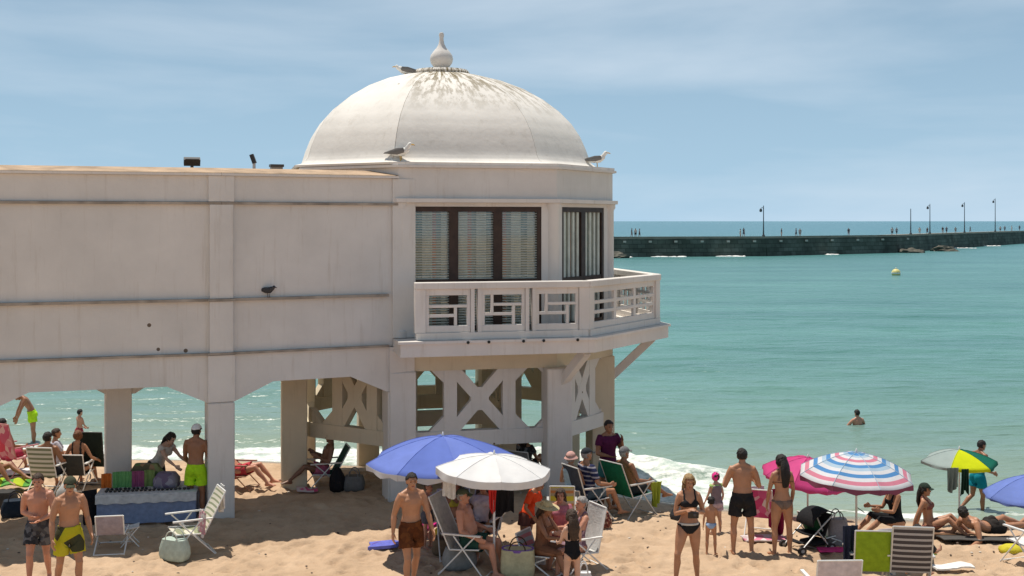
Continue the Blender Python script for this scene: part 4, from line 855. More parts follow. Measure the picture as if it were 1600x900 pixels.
# ------------------------------------------------------------------ parasols
def parasol(label, base, R, zt, drop, pick, tilt=(0, 0), valance=.10, n=8, rings=12, rot=0.0, pole=None, group='beach parasols', rib=None, scallop=True, polez=None):
    """Eight-gore parasol; pick(gore, k) gives the cloth of ring k (0 at the tip)."""
    t = thing('beach_parasol', label, 'parasol', base, 0, group); pole = pole or alu
    hub = bpy.data.objects.new('canopy', None); C.objects.link(hub); hub.parent = t; hub.location = (0, 0, zt); hub.rotation_euler = (tilt[0], tilt[1], rot)
    MB().tube((0, 0, -.3), (0, 0, zt * .62), .019, n=10).build('pole', pole, t, True)
    d = Matrix.Rotation(tilt[1], 3, 'Y') @ Matrix.Rotation(tilt[0], 3, 'X') if False else hub.rotation_euler.to_matrix()
    MB().tube(Vector((0, 0, zt * .60)), Vector((0, 0, zt)) + d @ Vector((0, 0, -.01)), .014, n=10).build('upper_pole', pole, t, True)
    MB().lathe([(.012, -.02), (.022, .0), (.018, .03), (.008, .07), (.003, .075)], n=10).build('tip', paint((.75, .75, .75)), hub, True)
    def P(g, u, s):        # u across the gore, s from tip (0) to rim (1)
        a0 = 2 * math.pi * g / n; a1 = 2 * math.pi * (g + 1) / n; A = Vector((math.cos(a0), math.sin(a0), 0)); B = Vector((math.cos(a1), math.sin(a1), 0))
        q = A.lerp(B, u); z = -drop * (s ** 1.75) - .045 * R * math.sin(math.pi * u) * s * (1 - .2 * s); return Vector((q.x * R * s, q.y * R * s, z))
    for g in range(n):
        mb = MB(); ms = []
        for k in range(rings):
            m = pick(g, k / rings)
            if m not in ms: ms.append(m)
            s0, s1 = max(k / rings, .012), (k + 1) / rings
            nu = 6
            vs = [P(g, i / nu, s) + Vector((0, 0, dz)) for dz in (0, -.004) for s in (s0, s1) for i in range(nu + 1)]; w = nu + 1
            fs = [(i, i + 1, w + i + 1, w + i) for i in range(nu)] + [(2 * w + i, 3 * w + i, 3 * w + i + 1, 2 * w + i + 1) for i in range(nu)]
            if k == rings - 1: fs += [(w + i, w + i + 1, 3 * w + i + 1, 3 * w + i) for i in range(nu)]
            mb.add(vs, fs, ms.index(m))
        if valance:
            m = pick(g, 1.0)
            if m not in ms: ms.append(m)
            nu = 8
            def vf(u, v):
                p = P(g, u, 1.0); sc = (1 - .45 * abs(math.sin(2 * math.pi * u)) ** 2) if scallop else 1
                o = Vector((p.x, p.y, 0)).normalized(); return p + Vector((0, 0, -valance * v * sc - .003)) + o * .012 * v * math.sin(u * 9 + g)
            mb.sheet(vf, nu, 2, .004, ms.index(m))
        mb.build('canopy_panel', ms, hub, True, angle=60)
        MB().path([P(g, 0, s) + Vector((0, 0, .003)) for s in (.02, .2, .4, .6, .8, 1.0)], .0055, 5).build('seam', pick(g, .5), hub)
        a0 = 2 * math.pi * g / n; e = Vector((math.cos(a0) * R, math.sin(a0) * R, 0))
        MB().path([Vector((e.x * s, e.y * s, -drop * s ** 1.75 - .014)) for s in (.03, .35, .7, .99)], .005, 6).build('rib', rib or alu, hub)
    return t

# ------------------------------------------------------------------ small things
def bag(label, where, face, d, m, straps=None, rim=None, name='beach_bag', cat='bag', bulge=.12, top=.88):
    t = thing(name, label, cat, where, facing(face)); W, D_, H = d
    mb = MB(); rows = []
    prof = [(0, .90), (.04, 1.0), (.3, 1 + bulge), (.6, 1 + bulge * .6), (1, top)]
    n = 20
    for z, k in prof:
        for i in range(n):
            a = 2 * math.pi * i / n; c, s_ = math.cos(a), math.sin(a); e = .45
            rows.append((math.copysign(abs(c) ** e, c) * W / 2 * k, math.copysign(abs(s_) ** e, s_) * D_ / 2 * k, z * H))
    m_ = len(prof); fs = [(i * n + k, i * n + (k + 1) % n, (i + 1) * n + (k + 1) % n, (i + 1) * n + k) for i in range(m_ - 1) for k in range(n)] + [tuple(range(n - 1, -1, -1)), tuple((m_ - 1) * n + k for k in range(n))]
    mb.add(rows, fs).build('bag_body', m, t, True, angle=60)
    if straps:
        for sg in (-1, 1):
            MB().path([Vector((W * .25 * math.cos(a) * 1.0, sg * D_ * .40, H * .95 + .16 * math.sin(a))) for a in [math.pi * k / 8 for k in range(9)]], .010, 6).build('handle', straps, t, True)
        if rim is not None: MB().sheet(lambda u, v: Vector((math.cos(u * 6.2832) * W * .47 * top, math.sin(u * 6.2832) * D_ * .47 * top, H * (.93 + .09 * v))), 24, 2, .03).build('rim', rim, t, True)
        for sg in (-.5, .5): MB().box((sg * W * .5, -D_ * .5 * (1 + bulge) - .004, H * .48), (.03, .012, H * .92)).build('strap', straps, t)
    return t
def backpack(label, where, face, m, H=.46):
    t = thing('backpack', label, 'backpack', where, facing(face))
    MB().loft([(0, 0, .03), (0, 0, H * .3), (0, 0, H * .65), (0, 0, H * .93)], [(.15, .10), (.165, .115), (.155, .105), (.09, .06)], n=16).build('pack', m, t, True)
    MB().loft([(0, .10, .06), (0, .115, H * .25), (0, .10, H * .45)], [(.10, .04), (.115, .045), (.09, .035)], n=12).build('pocket', m, t, True)
    for sg in (-1, 1): MB().path([Vector((sg * .07, -.09 - .05 * math.sin(a), H * (.85 - .7 * a / math.pi))) for a in [math.pi * k / 6 for k in range(7)]], .014, 6).build('shoulder_strap', m, t, True)
    MB().path([Vector((.04 * math.cos(a), 0, H * .98 + .05 * math.sin(a))) for a in [math.pi * k / 6 for k in range(7)]], .008, 6).build('handle', m, t, True)
    return t
def towel(label, where, rz, L_, W_, m, th=.02, rumple=.05, seed=1, name='beach_towel', cat='towel'):
    x0 = RNG.uniform(0, 50)
    def fn(u, v):
        x, y = (u - .5) * L_, (v - .5) * W_
        wx = where[0] + x * math.cos(rz) - y * math.sin(rz); wy = where[1] + x * math.sin(rz) + y * math.cos(rz)
        z = float(sand_z(wx, wy)) - where[2] + .045 + rumple * (.5 + float(fbm(np.array([x * 3 + x0]), np.array([y * 3 + seed]), seed, 3)[0]) * 1.6); return Vector((x, y, z))
    o = MB().sheet(fn, 22, 14, th).build(name, m, None, True); o.location = where; o.rotation_euler = (0, 0, rz); return tag(o, label, cat)
def hanging(label, where, rz, W_, H_, m, name='hanging_towel', cat='towel', fold=.04, seed=1, taper=0.0):
    """Cloth that hangs in folds; `where` is the middle of its top edge."""
    def fn(u, v):
        k = 1 - taper * v; return Vector(((u - .5) * W_ * k, fold * math.sin(u * 17 + seed + v * 1.5) * (.3 + .7 * v) + .02 * v, -H_ * v * (1 - .12 * math.sin(u * 5 + seed))))
    o = MB().sheet(fn, 20, 12, .012).build(name, m, None, True); o.location = where; o.rotation_euler = (0, 0, rz); return tag(o, label, cat)
def gull(label, where, face, s=1.0, dark=False, name='seagull', cat='seagull', hunch=False):
    t = thing(name, label, cat, where, facing(face), 'birds on the pavilion'); wh = paint((.75, .74, .70), .8) if not dark else paint((.05, .05, .055), .7); gy = paint((.17, .16, .15), .8) if not dark else paint((.04, .04, .045), .7); yl = paint((.6, .35, .05), .6) if not dark else paint((.1, .06, .05))
    v = lambda *p: Vector(p) * s
    MB().loft([v(0, -.22, .17), v(0, -.10, .17), v(0, .04, .19), v(0, .12, .23)], [(.03 * s, .025 * s), (.075 * s, .065 * s), (.085 * s, .08 * s), (.05 * s, .055 * s)], xax=(1, 0, 0), n=12).build('body', wh, t, True)
    hz_ = .30 if not hunch else .24
    MB().loft([v(0, .11, .24), v(0, .15, hz_ - .01), v(0, .18, hz_ + .03)], [.048 * s, .04 * s, .042 * s], n=12).build('head', wh, t, True)
    MB().loft([v(0, .21, hz_ + .03), v(0, .26, hz_ + .022), v(0, .285, hz_ + .01)], [.013 * s, .011 * s, .005 * s], n=8).build('beak', yl, t, True)
    for sg in (-1, 1):
        MB().loft([v(sg * .075, .08, .22), v(sg * .082, -.05, .20), v(sg * .06, -.20, .185), v(sg * .02, -.34, .18)], [(.016 * s, .05 * s), (.018 * s, .065 * s), (.016 * s, .04 * s), (.006 * s, .01 * s)], xax=(1, 0, 0), n=10).build('wing', gy, t, True)
        MB().path([v(sg * .03, -.01, .13), v(sg * .03, .0, 0)], .008 * s, 6).build('leg', yl, t)
        MB().box(v(sg * .03, .025, .004), (.03 * s, .06 * s, .008 * s)).build('foot', yl, t)
        MB().ell(v(sg * .034, .20, hz_ + .04), (.007 * s,) * 3, None, 6, 5).build('eye', paint((.01, .01, .01), .2), t)
    MB().hexa([v(-.04, -.20, .165), v(.04, -.20, .165), v(.03, -.36, .165), v(-.03, -.36, .165), v(-.04, -.20, .18), v(.04, -.20, .18), v(.03, -.36, .172), v(-.03, -.36, .172)]).build('tail', gy, t)
    return t
# ------------------------------------------------------------------ birds and fittings on the roof
gull('hunched grey gull on the top of the dome left of the finial', (-2.42, 26.0, 8.705), -75, 1.0, hunch=True)
gull('gull standing on the cornice at the foot of the dome rib', (-2.20, 22.86, 6.665), 70, 1.05)
gull('gull standing on the right corner of the tower cornice', (1.88, 25.35, 6.665), 80, 1.0)
gull('dark pigeon sitting on the gallery ledge below the wall panel', (-4.55, 21.53, 4.07), 60, .72, True, 'pigeon', 'pigeon', True)
t = thing('floodlight', 'black floodlight standing on the gallery roof edge', 'floodlight', at(300, 259, 21.9), math.radians(20))
MB().box((0, 0, .08), (.30, .12, .13), M=Matrix.Rotation(.5, 3, 'X')).build('lamp_housing', paint((.02, .02, .02)), t); MB().box((0, -.05, .085), (.26, .02, .10), M=Matrix.Rotation(.5, 3, 'X')).build('lamp_glass', paint((.12, .12, .12), .1), t); MB().tube((0, 0, -.3), (0, 0, .04), .03).build('bracket', paint((.03, .03, .03)), t)
t = thing('security_camera', 'small tilted dark camera on a stub above the gallery roof', 'camera', at(397, 258, 22.3), 0)
MB().tube((0, 0, -.25), (0, 0, .06), .03).build('stub', paint((.5, .5, .5)), t); MB().box((-.02, 0, .12), (.07, .10, .18), M=Matrix.Rotation(-.35, 3, 'Y')).build('camera_body', paint((.04, .04, .045)), t)
t = thing('roof_vent', 'low dark flat hatch on the gallery roof beside the dome', 'hatch', at(432, 259, 22.6), math.radians(22)); MB().box((0, 0, .0), (.26, .2, .05)).build('lid', paint((.08, .07, .06)), t); MB().box((0, 0, -.1), (.22, .16, .148)).build('upstand', paint((.3, .28, .25)), t)

# ------------------------------------------------------------------ stall under the gallery
purple = cloth((.30, .10, .20)); lime = cloth((.42, .72, .02)); black = cloth((.015, .014, .016)); wht = cloth((.72, .71, .68))
ST = Vector((-6.70, 21.30, 0)); SR = math.radians(10)
tb = thing('stall_table', 'low trestle table with a blue cloth skirt under the gallery', 'table', ST, SR)
MB().sheet(lambda u, v: Vector(((u - .5) * 1.72, -.44 + .02 * math.sin(u * 26) * (1 - v), .03 + v * .50)), 40, 6, .008).build('skirt', cloth((.20, .25, .38)), tb, True)
for sx_ in (-.86, .86): MB().sheet(lambda u, v: Vector((sx_, -.43 + u * .86, .03 + v * .5)), 10, 4, .008).build('side_skirt', cloth((.20, .25, .38)), tb, True)
MB().sheet(lambda u, v: Vector(((u - .5) * 1.76, -.47, .40 + v * .14 + .01 * math.sin(u * 40))), 44, 2, .008).build('cloth_edge', cloth((.55, .55, .55)), tb, True)
MB().box((0, 0, .55), (1.76, .94, .03)).build('table_top', cloth((.55, .55, .56)), tb)
for k, (x, y) in enumerate(((-.8, -.38), (.8, -.38), (-.8, .38), (.8, .38))): MB().tube((x, y, 0), (x, y, .53), .02).build('leg', alu, tb)
RS = Matrix.Rotation(SR, 3, 'Z')
def on_table(x, y, z=.566): return ST + RS @ Vector((x, y, z))
gl = thing('sunglasses', 'dark sunglasses in a row along the front edge of the stall', 'sunglasses', on_table(-.68, -.30), SR, 'sunglasses for sale')
dk = paint((.02, .018, .02), .2)
for sg in (-1, 1): MB().ell((sg * .035, 0, .03), (.032, .006, .026), None, 10, 6).build('lens', dk, gl, True); MB().path([(sg * .07, 0, .035), (sg * .075, .11, .02)], .004, 5).build('temple', dk, gl)
MB().path([(-.012, 0, .035), (.012, 0, .035)], .004, 5).build('bridge', dk, gl)
for k in range(1, 15):
    c = gl.copy(); C.objects.link(c); c.location = on_table(-.68 + (k % 10) * .152, -.30 + .16 * (k // 10)); c.rotation_euler = (0, 0, SR + random.uniform(-.3, .3))
    for ch in list(gl.children):
        q = ch.copy(); C.objects.link(q); q.parent = c
def stand_cloth(lb, x, y, W_, H_, m, rz=0):
    def fn(u, v): return Vector(((u - .5) * W_, .05 * math.sin(u * 3.14) + .012 * math.sin(u * 30), .0 + v * H_))
    t = thing('folded_fabric', lb, 'fabric', on_table(x, y), SR + rz, 'fabrics for sale'); MB().sheet(fn, 20, 4, .03).build('front_fold', m, t, True)
    MB().box((0, .09, H_ * .48), (W_ * .94, .10, H_ * .94)).build('stack', m, t, bevel=.02)
stand_cloth('orange folded sarong at the left end of the stall', -.78, .10, .16, .26, cloth((.60, .16, .03)))
stand_cloth('green folded sarong beside the orange one on the stall', -.50, .08, .32, .29, cloth((.14, .34, .12)))
stand_cloth('magenta folded sarong in the middle of the stall', -.22, .08, .20, .29, cloth((.30, .08, .17)))
stand_cloth('olive green folded sarong right of the magenta one', -.02, .09, .17, .30, cloth((.22, .30, .10)))
bag('heap of grey violet cloth on the right of the stall table', on_table(.30, .05), 0, (.44, .36, .26), blotch('violet_print', [(.22, .19, .24), (.30, .28, .32), (.16, .12, .18)], 11), None, None, 'cloth_heap', 'fabric', .05, .7)
bag('low heap of greenish scarves at the back of the stall', on_table(-.10, .34), 0, (.60, .22, .38), blotch('green_print', [(.10, .16, .06), (.22, .24, .10), (.30, .18, .10), (.12, .10, .06)], 9), None, None, 'cloth_heap', 'fabric', .05, .7)
bag('dark red storage box behind the left end of the stall', on_table(-.78, .62, -.566), 10, (.42, .32, .92), cloth((.22, .05, .08)), None, None, 'storage_box', 'box', .0, 1.0)
t = thing('display_board', 'tall black display board leaning at the left end of the stall', 'board', ST + RS @ Vector((-1.0, -.28, 0)), SR + .5)
MB().box((0, 0, .31), (.26, .04, .62), M=Matrix.Rotation(-.12, 3, 'X')).build('panel', black, t); MB().tube((0, .2, 0), (0, .03, .5), .012).build('prop', alu, t)
person('woman with long dark hair leaning over the far side of the stall', ST + RS @ Vector((.02, .80, 0)), 65, 1.62, 'f', 'fair', dict(BEND, spine=(0, .62, 1), ua=(.15, .8, -.9), fa=(.0, .9, -.5), head=(0, .6, 1), look=(0, .9, -.5)), [('shirt', (.50, .47, .44), .3), ('shorts', (.02, .018, .02), .4)], 'long', 'black', vox=.014)
person('man in white cap and lime green shorts standing beside the stall', G(306, 811), 172, 1.78, 'm', 'brown', dict(ua_r=(.22, .05, -1), fa_r=(.05, .35, -1), ua_l=(.2, .25, -1), fa_l=(.1, .8, -.6)), [('shorts', lime, .62)], 'short', 'black', ('cap', (.72, .72, .72)), .0125)

# ------------------------------------------------------------------ people and chairs at the far left
strw = bands('green_white_stripes', [((.60, .58, .50), 1.2), ((.20, .22, .14), 1)], .095)
p = at(50, 693, 33.1); p.z = -.97; person('man in lime green shorts stooping at the waterline on the far left', p, -62, 1.80, 'm', 'brown', dict(BEND, spine=(0, .62, 1), pelv=(0, .25, 1), head=(0, .9, .4)), [('shorts', lime, .5)], 'short', 'black', vox=.016)
person('bare backed child standing by the surf left of the column', G(124, 706), 150, 1.25, 'm', 'red', dict(ua=(.15, .3, -1), fa=(-.2, .6, -.4)), [('shorts', (.35, .05, .06), .4)], 'short', 'black', vox=.016)
p = G(78, 768); chair('green and white striped beach chair seen from behind on the left', p, 172, strw, whitep, .3)
person('tanned man sitting in the striped chair with his back turned', p, 172, 1.75, 'm', 'brown', dict(SITCH, spine=(0, -.22, 1)), [('shorts', (.03, .03, .04), .5)], 'short', 'black', vox=.015, seat=.34)
person('person in a pale shirt sitting by the surf behind the striped chair', G(90, 738), 120, 1.7, 'f', 'tan', SITGR, [('shirt', (.50, .48, .55), .7), ('shorts', (.4, .4, .42), .5)], 'short', 'brown', vox=.017)
p = G(122, 762); chair('low dark chair under the woman with ginger hair', p, 178, cloth((.05, .05, .045)), whitep, .25, .30, .46, .45)
person('woman with ginger hair and dark swimsuit sitting with her back turned', p, 178, 1.66, 'f', 'tan', dict(SITCH, spine=(0, -.05, 1), ua=(.5, .1, -.9), fa=(.2, .9, -.4)), [('suit', (.03, .028, .03), .06)], 'bun', 'auburn', vox=.015, seat=.33)
p = G(152, 752); chair('empty dark green beach chair against the gallery column', p, 175, cloth((.018, .026, .020)), paint((.05, .05, .05)), .15, .36, .50, .74)
p = G(24, 742); chair('pink and red towelled beach chair at the left edge', p, 150, blotch('pink_red_print', [(.55, .06, .10), (.60, .25, .28), (.50, .10, .16), (.65, .40, .38)], 7), paint((.5, .2, .2)), .25, .40, .66, .80)
person('person with dark hair sitting in the pink chair at the left edge', p + Vector((-.15, 0, 0)), 150, 1.75, 'm', 'brown', dict(SITCH, spine=(-.1, -.3, 1)), [('shorts', (.4, .05, .1), .5)], 'short', 'black', vox=.016, seat=.36)
p = G(-18, 765); person('sunbather with bent knees reclining at the left edge of the sand', p, 72, 1.75, 'm', 'brown', dict(LEANB, spine=(0, -1, .75), th_r=(.1, 1, .55), sh_r=(.02, .75, -1)), [('shorts', blotch('green_leaf_print', [(.05, .10, .03), (.30, .38, .05), (.12, .22, .05)], 9), .55)], 'short', 'black', vox=.015)
towel('lime and green beach towel crumpled beside the reclining sunbather', G(22, 768), .2, .75, .5, bands('lime_green_towel', [((.40, .50, .03), 1), ((.10, .30, .06), 1)], .42, 0), .03, .22, 4)
bag('dark blue bag in the shade at the left edge', G(24, 806), 20, (.46, .30, .30), cloth((.02, .03, .045)), cloth((.03, .03, .04)))
bag('charcoal rucksack lying at the left edge behind the dark bag', G(2, 792), 0, (.52, .36, .30), cloth((.05, .048, .045)), None, None, 'rucksack', 'bag')
towel('white towel spread by the surf beside the pink chair', G(44, 740), .3, 1.1, .6, wht, .02, .03, 6)
bag('white plastic bag hanging full behind the striped chair', G(104, 786), 0, (.30, .26, .40), cloth((.55, .55, .53), .2), None, None, 'plastic_bag', 'bag', .2, .4)

# two youths walking through the front left
person('youth in dark patterned shorts walking on the left, arms crossed', G(60, 917), 12, 1.72, 'm', 'red', dict(WALK, ua=(.22, .15, -1), fa_r=(-.75, .75, -.1), fa_l=(-.75, .8, -.25), head=(0, .1, 1)), [('shorts', blotch('grey_print', [(.03, .03, .035), (.08, .08, .09), (.05, .05, .06), (.14, .14, .15)], 16), .62)], 'short', 'brown', vox=.0105)
person('youth in yellow and black shorts walking beside his friend on the left', G(108, 936), 40, 1.76, 'm', 'tan', dict(WALK, head=(0, .16, 1), look=(.3, 1, -.1), th_l=(.05, .25, -1), sh_l=(.02, -.1, -1), th_r=(.06, -.12, -1), sh_r=(0, -.4, -1), ua_l=(.22, .12, -1), ua_r=(.2, -.05, -1), fa_r=(.1, .35, -1)), [('shorts', blotch('yellow_black_print', [(.50, .46, .02), (.45, .42, .02), (.48, .44, .02), (.52, .46, .03), (.47, .43, .02), (.06, .06, .03)], 5), .68)], 'short', 'black', ('cap', (.06, .065, .04)), vox=.0105)
# folding chairs in the front left
p = G(176, 858); t = chair('low folding chair with mauve seat standing in the gallery shade', p, 190, cloth((.33, .29, .33)), whitep, .35, .30, .44, .36, False)
t = thing('folding_stool', 'small white folding stool beside the mauve chair', 'stool', G(203, 852), .3, None)
MB().sheet(lambda u, v: Vector(((u - .5) * .3, (v - .5) * .28, .34 - .03 * math.sin(math.pi * u))), 8, 4, .012).build('seat', cloth((.55, .55, .55)), t, True)
for sg in (-1, 1):
    for q in (-1, 1): MB().tube((sg * -.15 * q, sg * .13, .34), (sg * .15 * q, sg * .13, 0), .010).build('leg', whitep, t)
p = G(293, 864); t = chair('empty cream and green striped beach chair in front of the gallery column', p, -62, bands('cream_green_stripes', [((.62, .58, .48), 1.6), ((.26, .28, .18), 1)], .075), whitep, .48, .36, .56, .74)
Rc = Matrix.Rotation(facing(-62), 3, 'Z')
hanging('white towel hung over the back of the empty striped chair', p + Rc @ Vector((.18, -.62, 1.03)), facing(-62), .24, .42, wht, seed=2)
hanging('pink and white floral towel draped on the empty striped chair', p + Rc @ Vector((-.22, -.20, .72)), facing(-62), .34, .36, blotch('pink_floral', [(.60, .30, .34), (.62, .56, .54), (.45, .25, .28), (.62, .58, .55)], 22), seed=5)
bag('pale green beach bag under the empty striped chair', p + Vector((-.10, -.38, -.0)), -20, (.46, .24, .34), cloth((.42, .50, .44)), cloth((.55, .58, .52)))

# ------------------------------------------------------------------ people between the gallery stilts
p = G(372, 762); chair('low wooden slung chair half hidden by the gallery column', p, 82, cloth((.35, .16, .10)), paint((.30, .14, .08)), .6, .26, .5, .6)
person('person with red shorts lounging in the low chair beside the column', p, 82, 1.75, 'm', 'red', dict(SITCH, spine=(0, -.9, 1), th=(.14, 1, .30), sh=(.02, .7, -.8)), [('shorts', (.45, .05, .07), .6)], 'short', 'brown', vox=.016, seat=.26)
p = G(505, 762); chair('dark green beach chair with its back to the tower', p, -72, cloth((.02, .075, .05)), alu, .5, .30, .5, .62)
person('dark skinned sunbather with short black hair in the dark green chair', p, -72, 1.72, 'm', 'dark', dict(SITCH, spine=(0, -.42, 1), th=(.14, 1, .28), sh=(.02, .8, -.7), fa=(.0, .9, .5)), [('shorts', (.45, .12, .2), .5)], 'short', 'black', vox=.015, seat=.30)
backpack('black backpack standing under the tower beside the green chair', G(527, 768), 10, black, .46)
bag('grey cloth bag beside the black backpack', G(553, 766), 0, (.40, .30, .30), cloth((.16, .155, .15)), cloth((.2, .2, .2)))
towel('crumpled pink and white towel by the tower stilt', G(480, 770), .2, .42, .3, blotch('pink_white', [(.60, .12, .25), (.60, .50, .50), (.55, .08, .18)], 9), .03, .06, 3)

# ------------------------------------------------------------------ the group under the blue and white parasols
bl1, bl2 = cloth((.16, .23, .62), .30), cloth((.20, .275, .68), .30); whp = cloth((.80, .79, .78), .22); vw = cloth((.72, .72, .74), .3)
parasol('large periwinkle blue parasol with white scalloped edge', G(692, 866), 1.27, 1.95, .40, lambda g, s: vw if s >= 1 else (bl1 if g % 2 else bl2), rot=.25, pole=paint((.12, .04, .04)))
parasol('plain white parasol in front of the blue one', G(772, 897), .90, 1.86, .21, lambda g, s: whp, tilt=(.02, .05), rot=.15, valance=.11, scallop=False, pole=paint((.72, .72, .72)))
def wp(px, py, y): return at(px, py, y)
hanging('closed red parasol sleeve hanging from the white parasol pole', wp(770, 756, 17.9), .3, .13, .42, cloth((.55, .035, .03)), 'parasol_sleeve', 'cloth', .03, 2, .3)
hanging('black garment hanging under the white parasol', wp(788, 764, 18.1), .1, .30, .40, black, 'hanging_garment', 'clothing', .03, 4)
hanging('white towel hanging from the rim of the white parasol', wp(702, 752, 18.0), .2, .20, .26, wht, 'hanging_towel', 'towel', .02, 1)
person('muscular man in brown shorts walking at the front', G(642, 926), 32, 1.76, 'm', 'tan', dict(WALK, th_r=(.03, .22, -1), th_l=(.05, -.06, -1), sh_l=(.02, -.34, -1), ua=(.30, -.06, -1), fa=(.12, .12, -1), look=(.25, 1, 0)), [('shorts', blotch('brown_print', [(.11, .035, .012), (.15, .05, .015), (.09, .028, .01)], 14), .62)], 'short', 'black', vox=.0105)
person('boy standing behind the man in brown shorts', G(668, 856), 60, 1.12, 'm', 'red', dict(ua=(.2, .25, -1), fa=(.1, .5, -1)), [('shorts', (.10, .10, .12), .5)], 'short', 'brown', vox=.012)
towel('magenta towel lying behind the man in brown shorts', G(657, 842), .5, .50, .38, cloth((.50, .02, .18)), .04, .25, 2)
t = thing('beach_ball', 'yellow white and pink beach ball on the sand', 'ball', G(690, 848) + Vector((0, 0, .13)))
for k in range(6):
    a0 = k * math.pi / 3; MB().sheet(lambda u, v: Vector((math.cos(a0 + u * math.pi / 3) * math.sin(.05 + v * 3.04), math.sin(a0 + u * math.pi / 3) * math.sin(.05 + v * 3.04), math.cos(.05 + v * 3.04))) * .15, 5, 10, .003).build('ball_panel', cloth([(.65, .45, .02), (.7, .7, .68), (.60, .08, .2)][k % 3], 0, .4), t, True)
t = thing('body_board', 'blue and violet bodyboard lying flat on the sand', 'bodyboard', G(600, 858) + Vector((0, 0, .03)), .05)
MB().prism([(-.26, -.16), (.12, -.17), (.22, -.12), (.27, 0), (.22, .12), (.12, .17), (-.26, .16), (-.22, 0)], lambda a, d, b: Vector((a, b, d + .03 * (a > .1))), 0, .05).build('deck', cloth((.14, .16, .55), 0, .4), t); MB().path([(-.2, 0, .055), (-.1, .1, .06), (.05, .05, .06)], .006, 6).build('leash', paint((.3, .1, .4)), t)
p = G(733, 893); chair('white folding beach chair under the white parasol', p, 72, cloth((.52, .49, .42)), whitep, .42, .40, .56, .86)
person('heavy pink skinned man in dark green shorts sitting in the white chair', p, 72, 1.76, 'm', 'red', dict(SITCH, spine=(0, -.26, 1), th=(.16, 1, .0), sh=(.04, .18, -1), fa=(.02, .9, -.3)), [('shorts', (.02, .065, .05), .6)], 'short', 'grey', ('cap', (.09, .10, .06)), .0115, .40, .05)
p = G(712, 880); person('dark haired woman in yellow bikini sitting under the blue parasol', p + Vector((0, .45, 0)), 10, 1.66, 'f', 'brown', SITCH, [('bra', (.40, .34, .05)), ('briefs', (.40, .34, .05))], 'bob', 'black', vox=.0135, seat=.38)
chair('beige chair under the woman in yellow', p + Vector((0, .45, 0)), 10, cloth((.30, .25, .18)), alu, .45, .38)
p = G(750, 866); person('woman with white shoulder towel sitting behind the heavy man', p, -20, 1.66, 'f', 'tan', SITCH, [('shirt', (.62, .52, .52), .4), ('shorts', (.1, .1, .12), .4)], 'long', 'brown', vox=.0135, seat=.38)
chair('brown chair behind the heavy man under the parasol', p, -20, cloth((.16, .10, .06)), alu, .45, .38)
person('dark haired youth sitting on the sand behind the white folding chair', G(700, 864), 25, 1.6, 'm', 'brown', SITGR, [('shorts', (.08, .08, .10), .5)], 'short', 'black', vox=.0135, lift=.25)
bag('low brown cushion under the dark haired youth', G(700, 864), 0, (.5, .42, .26), cloth((.16, .11, .07)), None, None, 'cushion', 'cushion', .05, .9)
person('woman in a pink top sitting between the straw hat and the grey haired person', G(876, 872), -10, 1.6, 'f', 'red', dict(SITGR, spine=(0, -.05, 1)), [('shirt', (.45, .16, .20), .3), ('briefs', (.3, .1, .12))], 'bob', 'brown', vox=.0125, lift=.22)
bag('low grey cushion under the woman in the pink top', G(876, 872), 0, (.5, .42, .23), cloth((.2, .2, .22)), None, None, 'cushion', 'cushion', .05, .9)
bag('grey shopping bag under the white folding chair', G(718, 888), 20, (.48, .3, .34), cloth((.24, .25, .25)), cloth((.3, .3, .3)), None, 'shopping_bag', 'bag')
bag('cream cool bag with violet rim and dark straps', G(809, 899), -4, (.52, .36, .42), cloth((.52, .48, .30)), cloth((.06, .04, .02)), cloth((.22, .12, .40)), 'cool_bag', 'cool bag', .04, .98)
bag('white jug shaped bottle bag beside the cool bag', G(842, 884), 10, (.20, .16, .40), cloth((.66, .66, .66)), None, None, 'bottle_bag', 'bag', .05, .5)
p = G(846, 893); chair('low pink and grey chair under the woman in the straw hat', p, 60, bands('pink_grey_stripes', [((.50, .20, .22), 1), ((.35, .38, .40), 1)], .12), whitep, .35, .28, .46, .34, False)
person('tanned woman in a straw sun hat holding out her hands', p, 58, 1.64, 'f', 'brown', dict(SITCH, spine=(0, .12, 1), ua=(.2, .75, -.85), fa=(-.05, 1, .05), head=(0, .2, 1), look=(0, 1, -.3)), [('suit', (.20, .09, .05), .10)], 'bob', 'brown', ('hat', mat('straw', (.55, .44, .24), .9, .25, 60, .6, 120)), .0115, .28)
person('person in an orange red shirt bending over behind the straw hat', G(824, 874), 62, 1.42, 'f', 'tan', dict(BEND, spine=(0, .42, 1), pelv=(0, .2, 1), head=(0, .6, 1), ua=(.6, -.1, -.8), fa=(.2, .8, -.6)), [('shirt', (.75, .075, .02), .75), ('shorts', (.12, .05, .04), .4)], 'short', 'brown', vox=.0125)
p = G(878, 838); chair('yellow and orange striped chair back behind the straw hat', p, 178, bands('yellow_orange_stripes', [((.55, .50, .06), 1.4), ((.40, .36, .22), .8), ((.50, .22, .08), .8), ((.45, .42, .30), .7)], .23), alu, .2, .36, .42, .60)
p = G(903, 890); chair('white chair behind the girl with long hair', p, -62, cloth((.55, .55, .53)), whitep, .22, .30, .50, .70)
person('elderly person with grey hair sitting in the white chair reaching out', p, -66, 1.66, 'f', 'red', dict(SITCH, spine=(0, -.18, 1), ua=(.2, .7, -.8), fa=(-.05, 1, .1), th=(.14, 1, -.02), sh=(.02, .1, -1)), [('suit', blotch('mauve_print', [(.30, .18, .22), (.45, .30, .34), (.20, .12, .16)], 16), .1)], 'short', 'grey', vox=.012, seat=.30)
